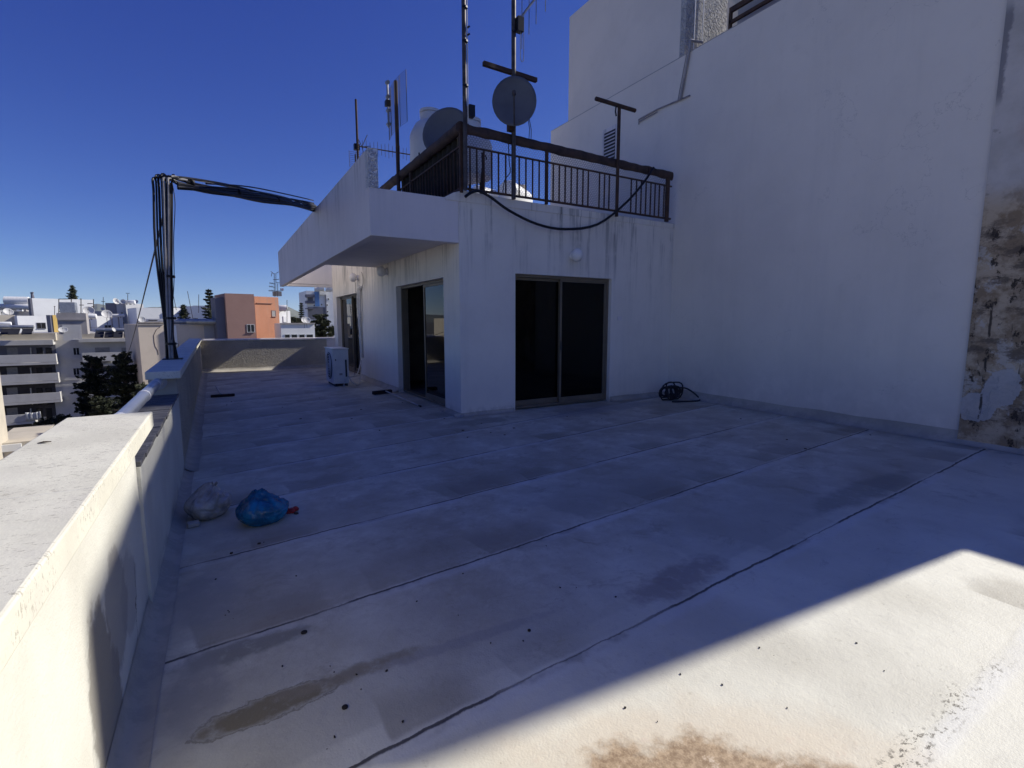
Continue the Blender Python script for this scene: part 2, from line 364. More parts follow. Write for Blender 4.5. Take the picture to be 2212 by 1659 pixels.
M = dict(
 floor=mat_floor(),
 wall=mat_plaster('white_plaster', (.80, .75, .67), streak=(3.42, 1.7, .85), base_dirt=.02),
 tall=mat_plaster('tall_wall_plaster', (.79, .73, .65), base_dirt=.05, mottle=.08, bumpk=.35),
 tallup=mat_plaster('upper_wall_plaster', (.78, .72, .64), mottle=.1),
 fascia=mat_plaster('fascia_plaster', (.76, .71, .69), streak=(3.85, .7, .35), mottle=.1, bumpk=.4),
 roughwhite=mat_roughcast('white_roughcast', (.78, .78, .78), 1.0, 17, .03),
 roughlit=mat_roughcast('grey_roughcast', (.6, .59, .57), .9, 12, .04),
 roughtan=mat_roughcast('ochre_roughcast', (.68, .62, .49), 1.0, 24, .03),
 parapet=mat_parapet(), coping=mat_coping(), slate=mat_slate(), peel=mat_peeling(),
 fillet=mat_plaster('fillet_paint', (.50, .46, .38), mottle=.3, base_dirt=.05),
 inner=simple('room_paint', (.16, .15, .14), .8), curtain=simple('curtain_cloth', (.30, .25, .19), .9),
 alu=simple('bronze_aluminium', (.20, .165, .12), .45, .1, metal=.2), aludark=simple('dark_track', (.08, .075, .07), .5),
 glass=mat_glass(), glassf=mat_glass('front_door_glass', .35, 1.3), rail=simple('rusty_brown_paint', (.055, .035, .028), .75, .2, 9, bump=.3, dark=(.11, .06, .035)),
 wrap=simple('rail_wrapping', (.085, .055, .045), .8, .2, 6, bump=.5, bscale=14, bdist=.02, dark=(.035, .028, .028)),
 clothm=simple('shade_cloth', (.035, .028, .02), .95, .2, 10, bump=.4, bscale=30),
 steel=simple('dull_steel', (.34, .33, .33), .4, .15, 12, metal=.6), black=simple('black_cable', (.014, .014, .018), .45, .1),
 darkmetal=simple('weathered_mast', (.10, .085, .08), .5, .25, 8, metal=.4),
 tankw=simple('white_tank_plastic', (.76, .75, .72), .4, .06, 3), dish=simple('dish_paint', (.13, .135, .15), .5, .1),
 dishw=simple('white_dish_paint', (.55, .54, .52), .5, .06), galv=simple('galvanised_tank', (.42, .43, .44), .38, .12, 4, metal=.5),
 conduit=simple('grey_conduit', (.36, .34, .33), .45, .15, 6), pipew=simple('painted_steel_pipe', (.40, .42, .48), .3, .08, metal=.35),
 acbody=simple('aircon_casing', (.68, .68, .66), .4, .06), acdark=simple('aircon_grille', (.05, .05, .055), .6),
 globe=simple('opal_globe', (.78, .76, .74), .25, .04), pvc=simple('pipe_wrap_tape', (.62, .6, .56), .7, .1, 20, bump=.5, bscale=25),
 hose=simple('hose_rubber', (.035, .035, .04), .6, .2), broomh=simple('broom_bristle', (.05, .03, .03), .9, .2, 40, bump=1, bscale=90, bdist=.01),
 stick=simple('broom_stick', (.55, .53, .48), .5), bagw=mat_bag('white_plastic_bag', (.46, .43, .38), (.28, .26, .22), .1),
 bagb=mat_bag('blue_plastic_bag', (.01, .19, .36), (.004, .07, .15), .05), red=simple('red_plastic', (.35, .03, .03), .4),
 litter=simple('litter', (.035, .03, .028), .9), paper=simple('crumpled_carton', (.4, .38, .34), .8), leaf=simple('dry_leaf', (.09, .06, .04), .9),
 ground=simple('street_ground', (.12, .115, .105), .95, .2, .05), asphalt=simple('asphalt', (.05, .05, .05), .9),
 hills=simple('hill_scrub', (.16, .17, .13), .95, .2, .002),
 cwhite=mat_plaster('city_white', (.80, .80, .78), mottle=.06, bumpk=0), cgrey=mat_plaster('city_grey', (.38, .38, .40), mottle=.1, bumpk=0),
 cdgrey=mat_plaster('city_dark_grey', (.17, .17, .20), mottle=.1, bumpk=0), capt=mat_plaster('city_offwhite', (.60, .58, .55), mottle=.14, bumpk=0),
 cbeige=mat_plaster('city_beige', (.56, .50, .40), mottle=.12, bumpk=0), ctan=mat_plaster('city_tan', (.62, .53, .43), mottle=.1, bumpk=0),
 cyel=mat_plaster('city_yellow', (.62, .43, .14), mottle=.08, bumpk=0), corange=mat_plaster('city_orange', (.50, .23, .135), streak=(4.5, 2.5, .35), mottle=.1, bumpk=0),
 cbrown=mat_plaster('city_terracotta', (.36, .22, .18), mottle=.1, bumpk=0), conc=mat_plaster('city_concrete', (.40, .37, .35), mottle=.2, bumpk=0),
 loggia=simple('painted_shade', (.07, .065, .07), .9), cglass=simple('dark_window', (.02, .02, .022), .15, .1, spec=.6), cframe=simple('window_frame', (.6, .6, .58), .6), cblue=simple('blue_glazing', (.08, .2, .5), .15, spec=.8),
 shutter=simple('roller_shutter', (.33, .32, .30), .7, .1), collector=simple('solar_collector', (.03, .03, .035), .5, spec=.25),
 awning=simple('white_awning', (.7, .7, .68), .8), bark=simple('bark', (.09, .07, .05), .9),
 fol=mat_foliage('conifer_foliage', (.035, .045, .022), (.065, .07, .035)), fol2=mat_foliage('pine_foliage', (.016, .022, .012), (.05, .055, .028)), fol3=mat_foliage('scrub_foliage', (.05, .06, .03), (.09, .09, .05)),
)
BASE = -17.0
# ================================================================== SETTING
mb = MB(); R = 60000
mb.add([(-R, -R, BASE), (R, -R, BASE), (R, R, BASE), (-R, R, BASE)], [(0, 1, 2, 3)])
tag(mb.build('ground', M['ground'], recalc=False), kind='structure')
mb = MB(); mb.add([(-30, -60, BASE + .004), (-8, -60, BASE + .004), (-8, 160, BASE + .004), (-30, 160, BASE + .004)], [(0, 1, 2, 3)])
tag(mb.build('road', M['asphalt'], recalc=False), kind='structure')
# hills
def hills():
    mb = MB(); D0 = 12000
    prof = [(-400, 672), (-60, 668), (0, 664), (40, 661), (60, 664), (90, 668), (150, 672), (195, 664), (206, 655), (222, 657), (238, 661), (252, 658), (262, 664), (280, 670), (306, 665), (345, 663), (372, 660), (395, 667), (410, 665), (432, 660), (460, 664), (520, 668), (600, 668), (618, 659), (626, 663), (645, 673), (680, 671), (720, 676), (900, 678), (1300, 680)]
    rows = 7; n = 170
    xs = [prof[0][0] + (prof[-1][0] - prof[0][0]) * i / (n - 1) for i in range(n)]
    def py(x):
        for (a, b), (c, d) in zip(prof, prof[1:]):
            if a <= x <= c: return b + (d - b) * (x - a) / (c - a)
        return 680
    for j in range(rows):
        for i, x in enumerate(xs):
            t = j / (rows - 1); d = D0 + (t - .5) * 4500
            top = at(x, py(x) + noise.noise(Vector((x * .11, 3, 0))) * 1.6, D0).z
            p = at(x, 695, d); h = BASE - 1 + (top - BASE) * (1 - abs(2 * t - 1)) ** .8 * (1 + .12 * noise.noise(Vector((x * .05, t * 4, 1))) * (0 if j == 3 else 1))
            mb.v.append((p.x, p.y, h))
    for j in range(rows - 1):
        for i in range(n - 1):
            a = j * n + i; mb.f.append((a, a + 1, a + n + 1, a + n))
    tag(mb.build('hills', M['hills'], smooth=False), kind='structure')
hills()
# terrace floor slab and the building under it
XL = -.40          # inner face of street parapet (near)
YF = 7.10          # facade with the wide door
XS = 3.24          # side wall with two doors
XT = 7.90          # tall wall
YW = 17.30         # end parapet
mb = MB(); mb.box(-.66, 7.9, -5, 17.52, -.3, 0)
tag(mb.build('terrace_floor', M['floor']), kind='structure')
mb = MB(); mb.box(-.62, 15.5, -5, 17.48, BASE, -.3)
tag(mb.build('apartment_building', M['cwhite']), 'white lower storeys of the block that carry the roof terrace', 'building')
# cove fillets (white painted curb where floor meets walls)
def cove(mb, a, b, inward, w=.12, h=.12, n=5):
    a, b, d = Vector(a), Vector(b), Vector(inward).normalized()
    prof = [(0, h)] + [(w * (1 - cos(q * pi / 2 / n)), h * (1 - sin(q * pi / 2 / n))) for q in range(1, n)] + [(w, .004)]
    m = 24; vs = []; fs = []
    for i in range(m + 1):
        p = a.lerp(b, i / m)
        for (x, z) in prof:
            k = 1 + .18 * noise.noise(Vector((p.x * 2, p.y * 2, x * 9)))
            vs.append(p + d * (x * k) + Vector((0, 0, z * k if z > .01 else z)))
    c = len(prof)
    for i in range(m):
        for j in range(c - 1): fs.append((i * c + j, i * c + j + 1, (i + 1) * c + j + 1, (i + 1) * c + j))
    mb.add(vs, fs)
mb = MB()
cove(mb, (-.398, -5, 0), (-.398, 5.8, 0), (1, 0, 0), .10, .09); cove(mb, (-.398, 5.8, 0), (-.50, YW, 0), (1, 0, 0), .14, .10)
cove(mb, (-.5, YW, 0), (XS, YW, 0), (0, -1, 0), .2, .1)
cove(mb, (XT, -5, 0), (XT, YF, 0), (-1, 0, 0), .16, .15)
cove(mb, (XT, YF, 0), (6.34, YF, 0), (0, -1, 0), .12, .09); cove(mb, (4.22, YF, 0), (3.12, YF, 0), (0, -1, 0), .10, .06)
cove(mb, (XS, 7.0, 0), (XS, 7.72, 0), (-1, 0, 0), .1, .06); cove(mb, (XS, 10.3, 0), (XS, 13.5, 0), (-1, 0, 0), .12, .1)
tag(mb.build('floor_fillet', M['fillet'], smooth=True), kind='structure')
# ================================================================== STREET PARAPET
pw = empty('parapet_wall', (-.5, 0, 0), 'sunlit cream street parapet beside the camera, under a thick pale coping', 'wall')
MB().box(-.62, XL, -5, 3.03, 0, .965).build('wall_panel', M['parapet'], pw)
mb = MB(); mb.prism([(-.655, 3.09, .965), (-.655, 3.09, 1.045), (-.318, 3.09, 1.045), (-.318, 3.09, .965)], (0, -8.1, 0))
mb.build('coping', M['coping'], pw, bevel=.007)
MB().box(-.61, -.385, 3.031, 5.86, 0, .775).build('low_wall', M['parapet'], pw)
mb = MB()
y = 3.035; k = 0
while y < 5.85:
    w = random.uniform(.16, .3); y2 = min(y + w, 5.858)
    mb.box(-.618, -.378 + random.uniform(-.004, .004), y + .004, y2 - .004, .775, .796 + random.uniform(0, .008)); y = y2
mb.build('slate_capping', M['slate'], pw, bevel=.002)
# far pier and wall run
pf = empty('parapet_wall', (-.5, 8, 0), 'shaded far run of the street parapet with a pale coping, carrying the cable post', 'wall')
mb = MB(); mb.prism([(-.385, 5.861, 0), (-.60, 5.861, 0), (-.72, 17.5, 0), (-.50, 17.29, 0)], (0, 0, .955)); mb.build('wall_panel', M['roughtan'], pf)
mb = MB(); mb.prism([(-.386, 5.855, .797), (-.60, 5.855, .797), (-.60, 5.8, .797), (-.386, 5.8, .797)], (0, 0, .158)); mb.build('pier_face', M['fillet'], pf)
mb = MB(); mb.prism([(-.345, 5.74, .955), (-.625, 5.74, .955), (-.76, 17.56, .935), (-.455, 17.25, .935)], (0, 0, .075)); mb.build('coping', M['coping'], pf, bevel=.006)
# end parapet
pe = empty('parapet_wall', (1.5, YW, 0), 'low ochre rough-cast wall closing the far end of the terrace, half lit', 'wall')
MB().box(-.49, 3.06, YW, YW + .2, 0, .93).build('wall_panel', M['roughtan'], pe)
MB().box(3.06, 3.6, YW - .002, YW + .2, 0, .93).build('wall_end', M['fascia'], pe)
mb = MB(); mb.box(-.45, 1.62, YW - .03, YW + .24, .935, .985); mb.box(1.63, 3.62, YW - .03, YW + .24, .93, .985); mb.build('coping', M['fascia'], pe, bevel=.006)
# added unseen wall and beam that cut the sun patch on the end parapet
sw = empty('sun_mask', (3.5, 17.1, 0), 'added unseen sun-blocking wall and lintel in the gap at the far end of the penthouse', 'wall')
MB().box(3.32, 3.44, 16.92, 17.299, 0, 1.38).build('wall_panel', M['fascia'], sw)
MB().box(3.32, 3.44, 16.92, 17.299, 2.62, 3.4).build('lintel', M['fascia'], sw)
# rail pipe in the parapet gap
pr = empty('guard_rail', (-.5, 4.5, .9), 'blue-grey painted pipe rail bridging the parapet gap above the dark slate', 'railing')
MB().tube([(-.535, 3.05, .925), (-.535, 5.8, .925)], .042, 20).build('pipe', M['pipew'], pr, smooth=True)
for yy in (3.6, 4.72, 5.55): MB().tube([(-.535, yy, .925), (-.535, yy + .05, .925)], .046, 20).build('joint_band', M['globe'], pr, smooth=True)
MB().tube([(-.535, 5.79, .925), (-.535, 5.806, .925)], .075, 16).build('flange', M['pipew'], pr, smooth=True)
# ================================================================== PENTHOUSE
ph = empty('penthouse', (5.5, 10, 0), 'white penthouse with sliding doors, streaked facade and long canopy', 'building')
D1 = (7.74, 10.28, 2.225); D3 = (13.55, 16.36, 2.265); D2 = (4.24, 6.31, 2.285)
xs = [XS, XS + .25, 4.24, 6.31, 7.6, XT]; ys = [YF, YF + .25, 7.74, 10.28, 11.9, 12.0, 13.55, 16.15, 16.36, 16.4, 16.9]; zs = [0, .02, 2.225, 2.265, 2.285, 2.9, 3.40]
def fill(x, y, z):
    if y > 16.4: return x < XS + .25
    if z > 2.9: return True
    if z < .02: return False if (x < XS + .25 and (7.74 < y < 10.28 or 13.55 < y < 16.36)) or (y < YF + .25 and 4.24 < x < 6.31) else True
    if x < XS + .25:
        if D1[0] < y < D1[1] and z < D1[2]: return False
        if D3[0] < y < D3[1] and z < D3[2]: return False
        return True
    if y < YF + .25: return not (D2[0] < x < D2[1] and z < D2[2])
    return x > 7.6 or y > 16.15 or 11.9 < y < 12.0
MB().cells(xs, ys, zs, fill).build('wall', M['wall'], ph)
# dark room linings
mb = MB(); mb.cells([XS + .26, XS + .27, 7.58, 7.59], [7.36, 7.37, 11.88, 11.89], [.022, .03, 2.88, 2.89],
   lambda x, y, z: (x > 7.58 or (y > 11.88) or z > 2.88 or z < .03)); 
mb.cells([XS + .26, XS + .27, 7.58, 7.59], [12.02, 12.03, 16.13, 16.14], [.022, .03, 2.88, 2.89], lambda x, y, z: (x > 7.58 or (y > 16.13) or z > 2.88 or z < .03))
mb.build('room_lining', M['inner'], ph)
# facade upstand corner lump and roof edge
mb = MB(); mb.prism([(3.02, YF - .012, 3.34), (3.16, YF - .012, 3.42), (3.32, YF - .012, 3.47), (3.7, YF - .012, 3.455), (4.2, YF - .012, 3.44), (XT, YF - .012, 3.42), (XT, YF - .012, 3.33), (3.02, YF - .012, 3.30)], (0, .22, 0))
mb.build('roof_kerb', M['wall'], ph, bevel=.008)
mb = MB(); mb.box(XS - .012, XS + .2, YF + .21, 16.9, 3.4, 3.46); mb.build('roof_kerb', M['wall'], ph)
# canopy
mb = MB(); mb.box(1.90, XS - .0005, YF, YF + .16, 2.69, 3.335); mb.build('canopy_beam', M['fascia'], ph, bevel=.008)
mb = MB(); mb.box(1.90, 2.03, YF + .161, 18.9, 2.69, 3.85); mb.build('canopy_fascia', M['fascia'], ph, bevel=.008)
mb = MB(); mb.box(1.903, 2.032, YF - .004, YF + .162, 3.3351, 3.85); mb.build('canopy_end', M['roughwhite'], ph)
mb = MB(); mb.box(2.031, XS - .013, YF + .161, 11.75, 2.75, 2.92); mb.build('canopy_slab', M['fascia'], ph)
mb = MB(); mb.box(2.031, 5.2, 17.6, 17.78, 2.72, 3.84); mb.box(2.031, 5.2, 18.72, 18.9, 2.71, 3.84); mb.build('canopy_beam', M['fascia'], ph, bevel=.008)
# sliding doors
def door(x0, u0, u1, ztop, axis, inset, mid, open_first, seed):
    """axis 'y': wall plane x=x0 facing -X ; axis 'x': wall plane y=x0 facing -Y. sub-meshes below one sliding_door part"""
    def bx(mb, a0, a1, d0, d1, z0, z1):
        if axis == 'y': mb.box(x0 + d0, x0 + d1, a0, a1, z0, z1)
        else: mb.box(a0, a1, x0 + d0, x0 + d1, z0, z1)
    m = MB(); t = .045
    bx(m, u0 + .002, u0 + t, inset, inset + .13, .021, ztop - .002); bx(m, u1 - t, u1 - .002, inset, inset + .13, .021, ztop - .002)
    bx(m, u0 + t, u1 - t, inset, inset + .13, ztop - t, ztop - .002); bx(m, u0 + t, u1 - t, inset, inset + .13, .021, .055)
    root = m.build('sliding_door', M['alu'], ph, bevel=.003)
    def leaf(a0, a1, d):
        m = MB(); w = .042; z0, z1 = .056, ztop - t - .001
        bx(m, a0, a0 + w, d, d + .035, z0, z1); bx(m, a1 - w, a1, d, d + .035, z0, z1)
        bx(m, a0 + w, a1 - w, d, d + .035, z1 - w, z1); bx(m, a0 + w, a1 - w, d, d + .035, z0, z0 + .09)
        m.build('door_leaf', M['alu'], root, bevel=.003)
        g = MB(); bx(g, a0 + w, a1 - w, d + .014, d + .02, z0 + .09, z1 - w); g.build('glass_pane', M['glassf' if axis == 'x' else 'glass'], root)
        hnd = MB(); bx(hnd, a0 + .012, a0 + .038, d - .012, d - .0005, 1.0, 1.16); hnd.build('door_handle', M['aludark'], root)
    if open_first is None:
        leaf(u0 + t + .001, mid + .025, inset + .075); leaf(mid - .025, u1 - t - .001, inset + .02)
    else:
        leaf(open_first[0], open_first[1], inset + .02); leaf(open_first[2], open_first[3], inset + .075)
    return root
door(XS, D1[0], D1[1], D1[2], 'y', .10, 8.9, (7.80, 9.0, 7.9, 9.12), 1)
door(XS, D3[0], D3[1], D3[2], 'y', .12, 14.95, None, 2)
door(YF, D2[0], D2[1], D2[2], 'x', .07, 5.24, None, 3)
# curtains / interior hints
MB().box(4.4, 5.05, 7.9, 7.93, .06, 2.3).build('curtain', M['curtain'], ph)
MB().box(3.75, 3.78, 13.7, 14.6, .06, 2.3).build('curtain', M['curtain'], ph)
# ================================================================== TALL NEIGHBOUR
tb = empty('apartment_building', (11, 6, 0), 'tall blank pale wall of the building closing the right side of the terrace', 'building')
MB().prism([(XT + .001, y, z) for y, z in [(.89, -.3), (.89, 5.2), (1.2, 5.85), (1.24, 6.42), (3.0, 6.5), (11.4, 6.5), (11.4, -.3)]], (7.1, 0, 0)).build('wall', M['tall'], tb)
MB().box(XT + .012, 15, 7.15, 10.66, 6.5, 8.92).build('upper_storey', M['tallup'], tb)
MB().box(XT + .010, 15, 7.02, 7.149, 6.5, 8.92).build('lift_shaft', M['roughlit'], tb, label='sunlit rough-cast flank above the wall')
MB().box(8.86, 9.06, 4.3, 6.86, 6.5, 8.6).build('upper_storey', M['tallup'], tb)
MB().prism([(XT - .045, y, z) for y, z in [(.89, 0), (.89, 5.2), (1.2, 5.85), (1.24, 6.42), (2.4, 6.47), (2.4, 0)]], (.045, 0, 0)).build('pilaster', M['peel'], tb, label='peeling brown-stained pilaster')
MB().box(XT - .004, XT + .02, 2.55, 11.4, 6.485, 6.497).build('joint_line', M['cgrey'], tb)
MB().box(XT + .001, XT + .2, -5, .889, -.3, 2.62).build('low_wall', M['tall'], tb)
lv = MB(); lv.box(XT - .02, XT - .001, 8.79, 9.30, 5.02, 5.85); lo = lv.build('louvre', M['fascia'], tb)
mb = MB(); MB().box(XT - .024, XT - .0205, 8.86, 9.23, 5.08, 5.76).build('louvre_opening', M['acdark'], lo)
for i in range(9):
    z = 5.10 + i * .073; mb.obox((XT - .05, 8.86, z), (.025, 0, .035), (0, .37, 0), (.004, 0, -.004))
mb.build('slat', M['fascia'], lo)
# things on the tall wall
mb = MB()
a = [Vector((XT - .03, 8.16, 5.70)), Vector((XT - .03, 7.55, 5.77)), Vector((XT - .03, 6.86, 5.705))]
a = [onx(1380, 258, XT - .03), onx(1420, 236, XT - .03), onx(1470, 215, XT - .03), onx(1490, 206, XT - .03)]
mb.tube(a, .014, 8); mb.tube([p + Vector((0, 0, -.05)) for p in a[:2]], .01, 8); mb.tube([a[0], a[0] + Vector((.02, .02, -.09))], .01, 6)
p0 = onx(1470, 213, XT - .03); p1 = onx(1490, 105, XT - .03); p2 = onx(1491, 88, XT - .03); p3 = Vector((XT + .25, p2.y - .05, p2.z + .02))
b = mb.build('pipe_bracket', M['steel'], None, smooth=True); tag(b, 'thin rusty steel rod fixed across the tall wall above the louvre', 'bracket')
mb = MB(); mb.tube([p0, p0.lerp(p1, .5), p1, p2, p3], .022, 10); mb.tube([p0 + Vector((0, .06, 0)), p1 + Vector((0, .06, -.02))], .009, 6)
tag(mb.build('wall_conduit', M['conduit'], None, smooth=True), 'thin pale conduit rising to the top of the tall wall', 'pipe')
# pipes on lit shaft and rail on top
mb = MB()
for xx in (8.12, 8.35): mb.tube([(xx, 7.0, 6.6), (xx, 7.0, 8.9)], .012, 8)
mb.tube([(8.02, 6.98, 6.78), (8.5, 6.98, 6.78)], .014, 8)
tag(mb.build('roof_pipes', M['globe'], None, smooth=True), 'white pipes on the sunlit strip above the tall wall', 'pipe')
ur = empty('roof_railing', (XT + .1, 5, 6.5), 'dark steel guard rail on top of the tall wall', 'railing')
mb = MB(); mb.box(XT + .03, XT + .08, 2.4, 6.1, 6.78, 6.86); mb.build('top_rail', M['rail'], ur)
mb = MB(); mb.box(XT + .03, XT + .08, 2.4, 6.1, 6.60, 6.65); mb.build('bottom_rail', M['rail'], ur)
for yy in (6.06, 4.8, 3.6, 2.45): MB().box(XT + .03, XT + .08, yy, yy + .045, 6.5, 6.78).build('post', M['rail'], ur)
t = empty('water_tank', (8.55, 5.3, 7), 'white rounded water tank seen behind the rail on the tall wall', 'tank')
MB().lathe([(.02, 0), (.3, .01), (.34, .06), (.34, 1.2), (.3, 1.27), (.02, 1.28)], (8.45, 5.0, 7.35), 24, (0, 1, 0)).build('barrel', M['tankw'], t, smooth=True)
MB().box(8.3, 8.6, 5.1, 6.2, 6.5, 7.03).build('stand', M['conc'], t)
# ================================================================== ROOF RAILINGS
def railing_front():
    r = empty('roof_railing', (5.5, 7.05, 3.45), 'brown rusty guard railing with wrapped top rail along the facade', 'railing')
    Y = 7.06
    mb = MB()
    n = 60; 
    for (x0, x1) in ((3.30, 7.06), (7.09, 7.745)):
        pts = []; rs = []
        for i in range(n + 1):
            x = x0 + (x1 - x0) * i / n
            sag = .012 * noise.noise(Vector((x * 3, 0, 0))); pts.append((x, Y + .3 * sag, 4.345 - (x - 3.3) * .012 + sag)); rs.append(.076 + .018 * noise.noise(Vector((x * 5, 4, 0))))
        mb.tube(pts, rs, 12)
    mb.v = [(v[0], Y + (v[1] - Y) * .45, v[2]) for v in mb.v]
    mb.build('top_rail', M['wrap'], r, smooth=True)
    MB().box(3.3, 7.74, Y - .012, Y + .012, 4.085, 4.11).build('middle_rail', M['rail'], r)
    MB().box(3.3, 7.74, Y - .018, Y + .018, 3.475, 3.505).build('bottom_rail', M['rail'], r)
    zx = [1940 / 1 for _ in ()]
    bz = [95, 175, 245, 320, 460, 530, 600, 668, 815, 878, 940, 1003, 1065, 1125, 1180, 1297, 1350, 1400, 1630, 1685, 1735, 1785, 1835, 1880, 1925, 1975, 20, -50, -120, -185, -250]
    for q in bz:
        X_ = ony((1900 + q / 2.602) * .54, 380, Y).x
        if 3.33 < X_ < 7.72: MB().box(X_ - .011, X_ + .011, Y - .008, Y + .008, 3.506, 4.084).build('baluster', M['rail'], r)
    for q, h, w in ((745, 4.33, .022), (2010, 4.3, .04)):
        X_ = ony((1900 + q / 2.602) * .54, 380, Y).x; MB().box(X_ - w, X_ + w, Y - .02, Y + .02, 3.43, h).build('post', M['rail'], r)
    # hexagonal wire netting behind the bars
    mb = MB(); w = .05; hgt = w * .8; yy = Y + .035
    def wire(a, b): 
        mb.tube([a, b], .0021, 3, cap=False)
    x = 3.4; i = 0
    while x < 7.7:
        z = 3.48 + (hgt * .75 if i % 2 else 0)
        while z < 4.28:
            A = (x, yy, z); B = (x, yy, z + hgt * .5); Cc = (x + w * .5, yy, z + hgt * .75); D = (x - w * .5, yy, z + hgt * .75)
            wire(A, B); wire(B, Cc); wire(B, D); z += hgt * 1.5
        x += w * .5; i += 1
    mb.build('wire_netting', M['rail'], r, recalc=False)
railing_front()
def railing_side():
    r = empty('roof_railing', (3.3, 9.2, 3.45), 'dark guard railing screened with brown cloth along the side of the penthouse roof', 'railing')
    Xs = 3.28; n = 50; pts = []; rs = []
    for i in range(n + 1):
        y = 7.06 + 4.34 * i / n; pts.append((Xs, y, 4.35 + .012 * noise.noise(Vector((y * 3, 0, 0))))); rs.append(.082 + .014 * noise.noise(Vector((y * 5, 4, 0))))
    MB().tube(pts, rs, 12).build('top_rail', M['wrap'], r, smooth=True)
    MB().box(Xs - .012, Xs + .012, 7.1, 11.4, 4.085, 4.11).build('middle_rail', M['rail'], r)
    MB().box(Xs - .018, Xs + .018, 7.1, 11.4, 3.475, 3.505).build('bottom_rail', M['rail'], r)
    y = 7.2
    while y < 11.35:
        MB().box(Xs - .008, Xs + .008, y - .008, y + .008, 3.506, 4.084).build('baluster', M['rail'], r); y += .135
    for y in (7.08, 9.3, 11.36): MB().box(Xs - .022, Xs + .022, y - .022, y + .022, 3.43, 4.33).build('post', M['rail'], r)
    # cloth screen, rippled, with ragged lower edge
    m = 120; vs = []; fs = []
    for i in range(m + 1):
        y = 7.12 + 2.9 * i / m; x = Xs + .05 + .018 * sin(y * 31) + .02 * noise.noise(Vector((y * 4, 0, 0)))
        lo = 3.50 + .05 * noise.noise(Vector((y * 7, 2, 0)))
        for k in range(5): vs.append((x + .004 * sin(k * 2 + y * 9), y, lo + (4.3 - lo) * k / 4))
    for i in range(m):
        if i % 17 in (5,) : continue
        for k in range(4): a = i * 5 + k; fs.append((a, a + 1, a + 6, a + 5))
    o = MB().add(vs, fs).build('cloth_screen', M['clothm'], r, smooth=True); s = o.modifiers.new('s', 'SOLIDIFY'); s.thickness = .004
railing_side()
# small concrete lump end (left of the corner) and the drooping cable
mb = MB()
pts = [ony(x, y, 6.98) for x, y in [(1005, 425), (1018, 416), (1035, 413), (1060, 426), (1100, 455), (1160, 484), (1220, 495), (1290, 485), (1350, 440), (1390, 395), (1412, 362)]]
def smoothp(p, k=4):
    out = []
    for i in range(len(p) - 1):
        a, b, c, d = p[max(i - 1, 0)], p[i], p[i + 1], p[min(i + 2, len(p) - 1)]
        for j in range(k):
            t = j / k; out.append(.5 * ((2 * b) + (c - a) * t + (2 * a - 5 * b + 4 * c - d) * t * t + (3 * b - a - 3 * c + d) * t ** 3))
    return out + [p[-1]]
mb.tube(smoothp([Vector(p) for p in pts]), .022, 8)
tag(mb.build('cable', M['black'], None, smooth=True), 'thick black cable drooping in front of the facade below the railing', 'cable')
# ================================================================== MASTS, DISHES, TANKS ON THE ROOF
def mast(loc, h, r, label, name='antenna_mast', mat=None):
    e = empty(name, loc, label, 'antenna'); x, y, z = loc
    MB().tube([(x, y, z), (x, y, z + h)], r, 10).build('pole', mat or M['darkmetal'], e, smooth=True)
    return e
p = ony(995, 262, 7.15)
e = mast((3.315, 7.0, 3.45), 3.3, .032, 'tall plain mast at the corner of the roof railing, cable tied along it')
mb = MB(); mb.tube([(3.362, 6.99, 4.4 + i * .02) for i in range(0, 118)], .010, 6); mb.build('cable', M['tankw'], e, smooth=True)
for z in (4.9, 5.5, 5.95, 6.4): MB().tube([(3.325, 6.99, z), (3.325, 6.99, z + .025)], .046, 8).build('clip', M['black'], e)
for z in (5.6, 5.7): MB().tube([(3.36, 6.98, z), (3.39, 6.96, z + .02)], .012, 6).build('clip', M['black'], e)
mb = MB(); mb.box(3.37, 3.46, 6.95, 7.05, 4.5, 4.66); mb.build('bracket', M['black'], e)
# mast 2 with T bar
e = mast((4.147, 7.0, 3.42), 3.6, .035, 'antenna mast with a slanting T bar behind the round dark dish', mat=M['darkmetal'])
a, b = ony(1046, 135, 6.99), ony(1161, 172, 6.99)
MB().obox(a + Vector((0, 0, -.03)), b - a, (0, .06, 0), (0, 0, .06)).build('crossbar', M['rail'], e)
MB().box(4.04, 4.12, 6.94, 7.03, 4.42, 4.60).build('bracket', M['rail'], e)
mb = MB()   # yagi on top
Bz = 6.28
mb.tube([(4.18, 6.96, 5.98), (4.32, 6.93, 6.18), (4.75, 6.85, 6.75)], .016, 8)
for i, (dx, L) in enumerate([(.06, .75), (.18, .62), (.30, .58), (.46, .55)]):
    q = Vector((4.2 + dx, 6.95 - dx * .1, 6.02 + dx * 1.25)); mb.tube([q + Vector((0, 0, -L * .62)), q + Vector((0, 0, L * .5))], .007, 6)
q = Vector((4.24, 6.93, 5.35)); loop = [(4.225, 6.93, 6.1), (4.225, 6.93, 5.5), (4.235, 6.93, 5.46), (4.255, 6.93, 5.44), (4.275, 6.93, 5.46), (4.285, 6.93, 5.5), (4.285, 6.93, 6.1)]
mb.tube([Vector(v) + Vector((0, 0, .0)) for v in loop], .006, 6)
mb.build('aerial', M['steel'], e, smooth=True)
MB().box(4.17, 4.27, 6.9, 7.0, 5.86, 6.06).build('junction_box', M['black'], e)
MB().tube([(4.09, 6.95, 5.86), (4.12, 6.95, 5.84), (4.2, 6.95, 5.9)], .014, 6).build('clamp', M['black'], e)
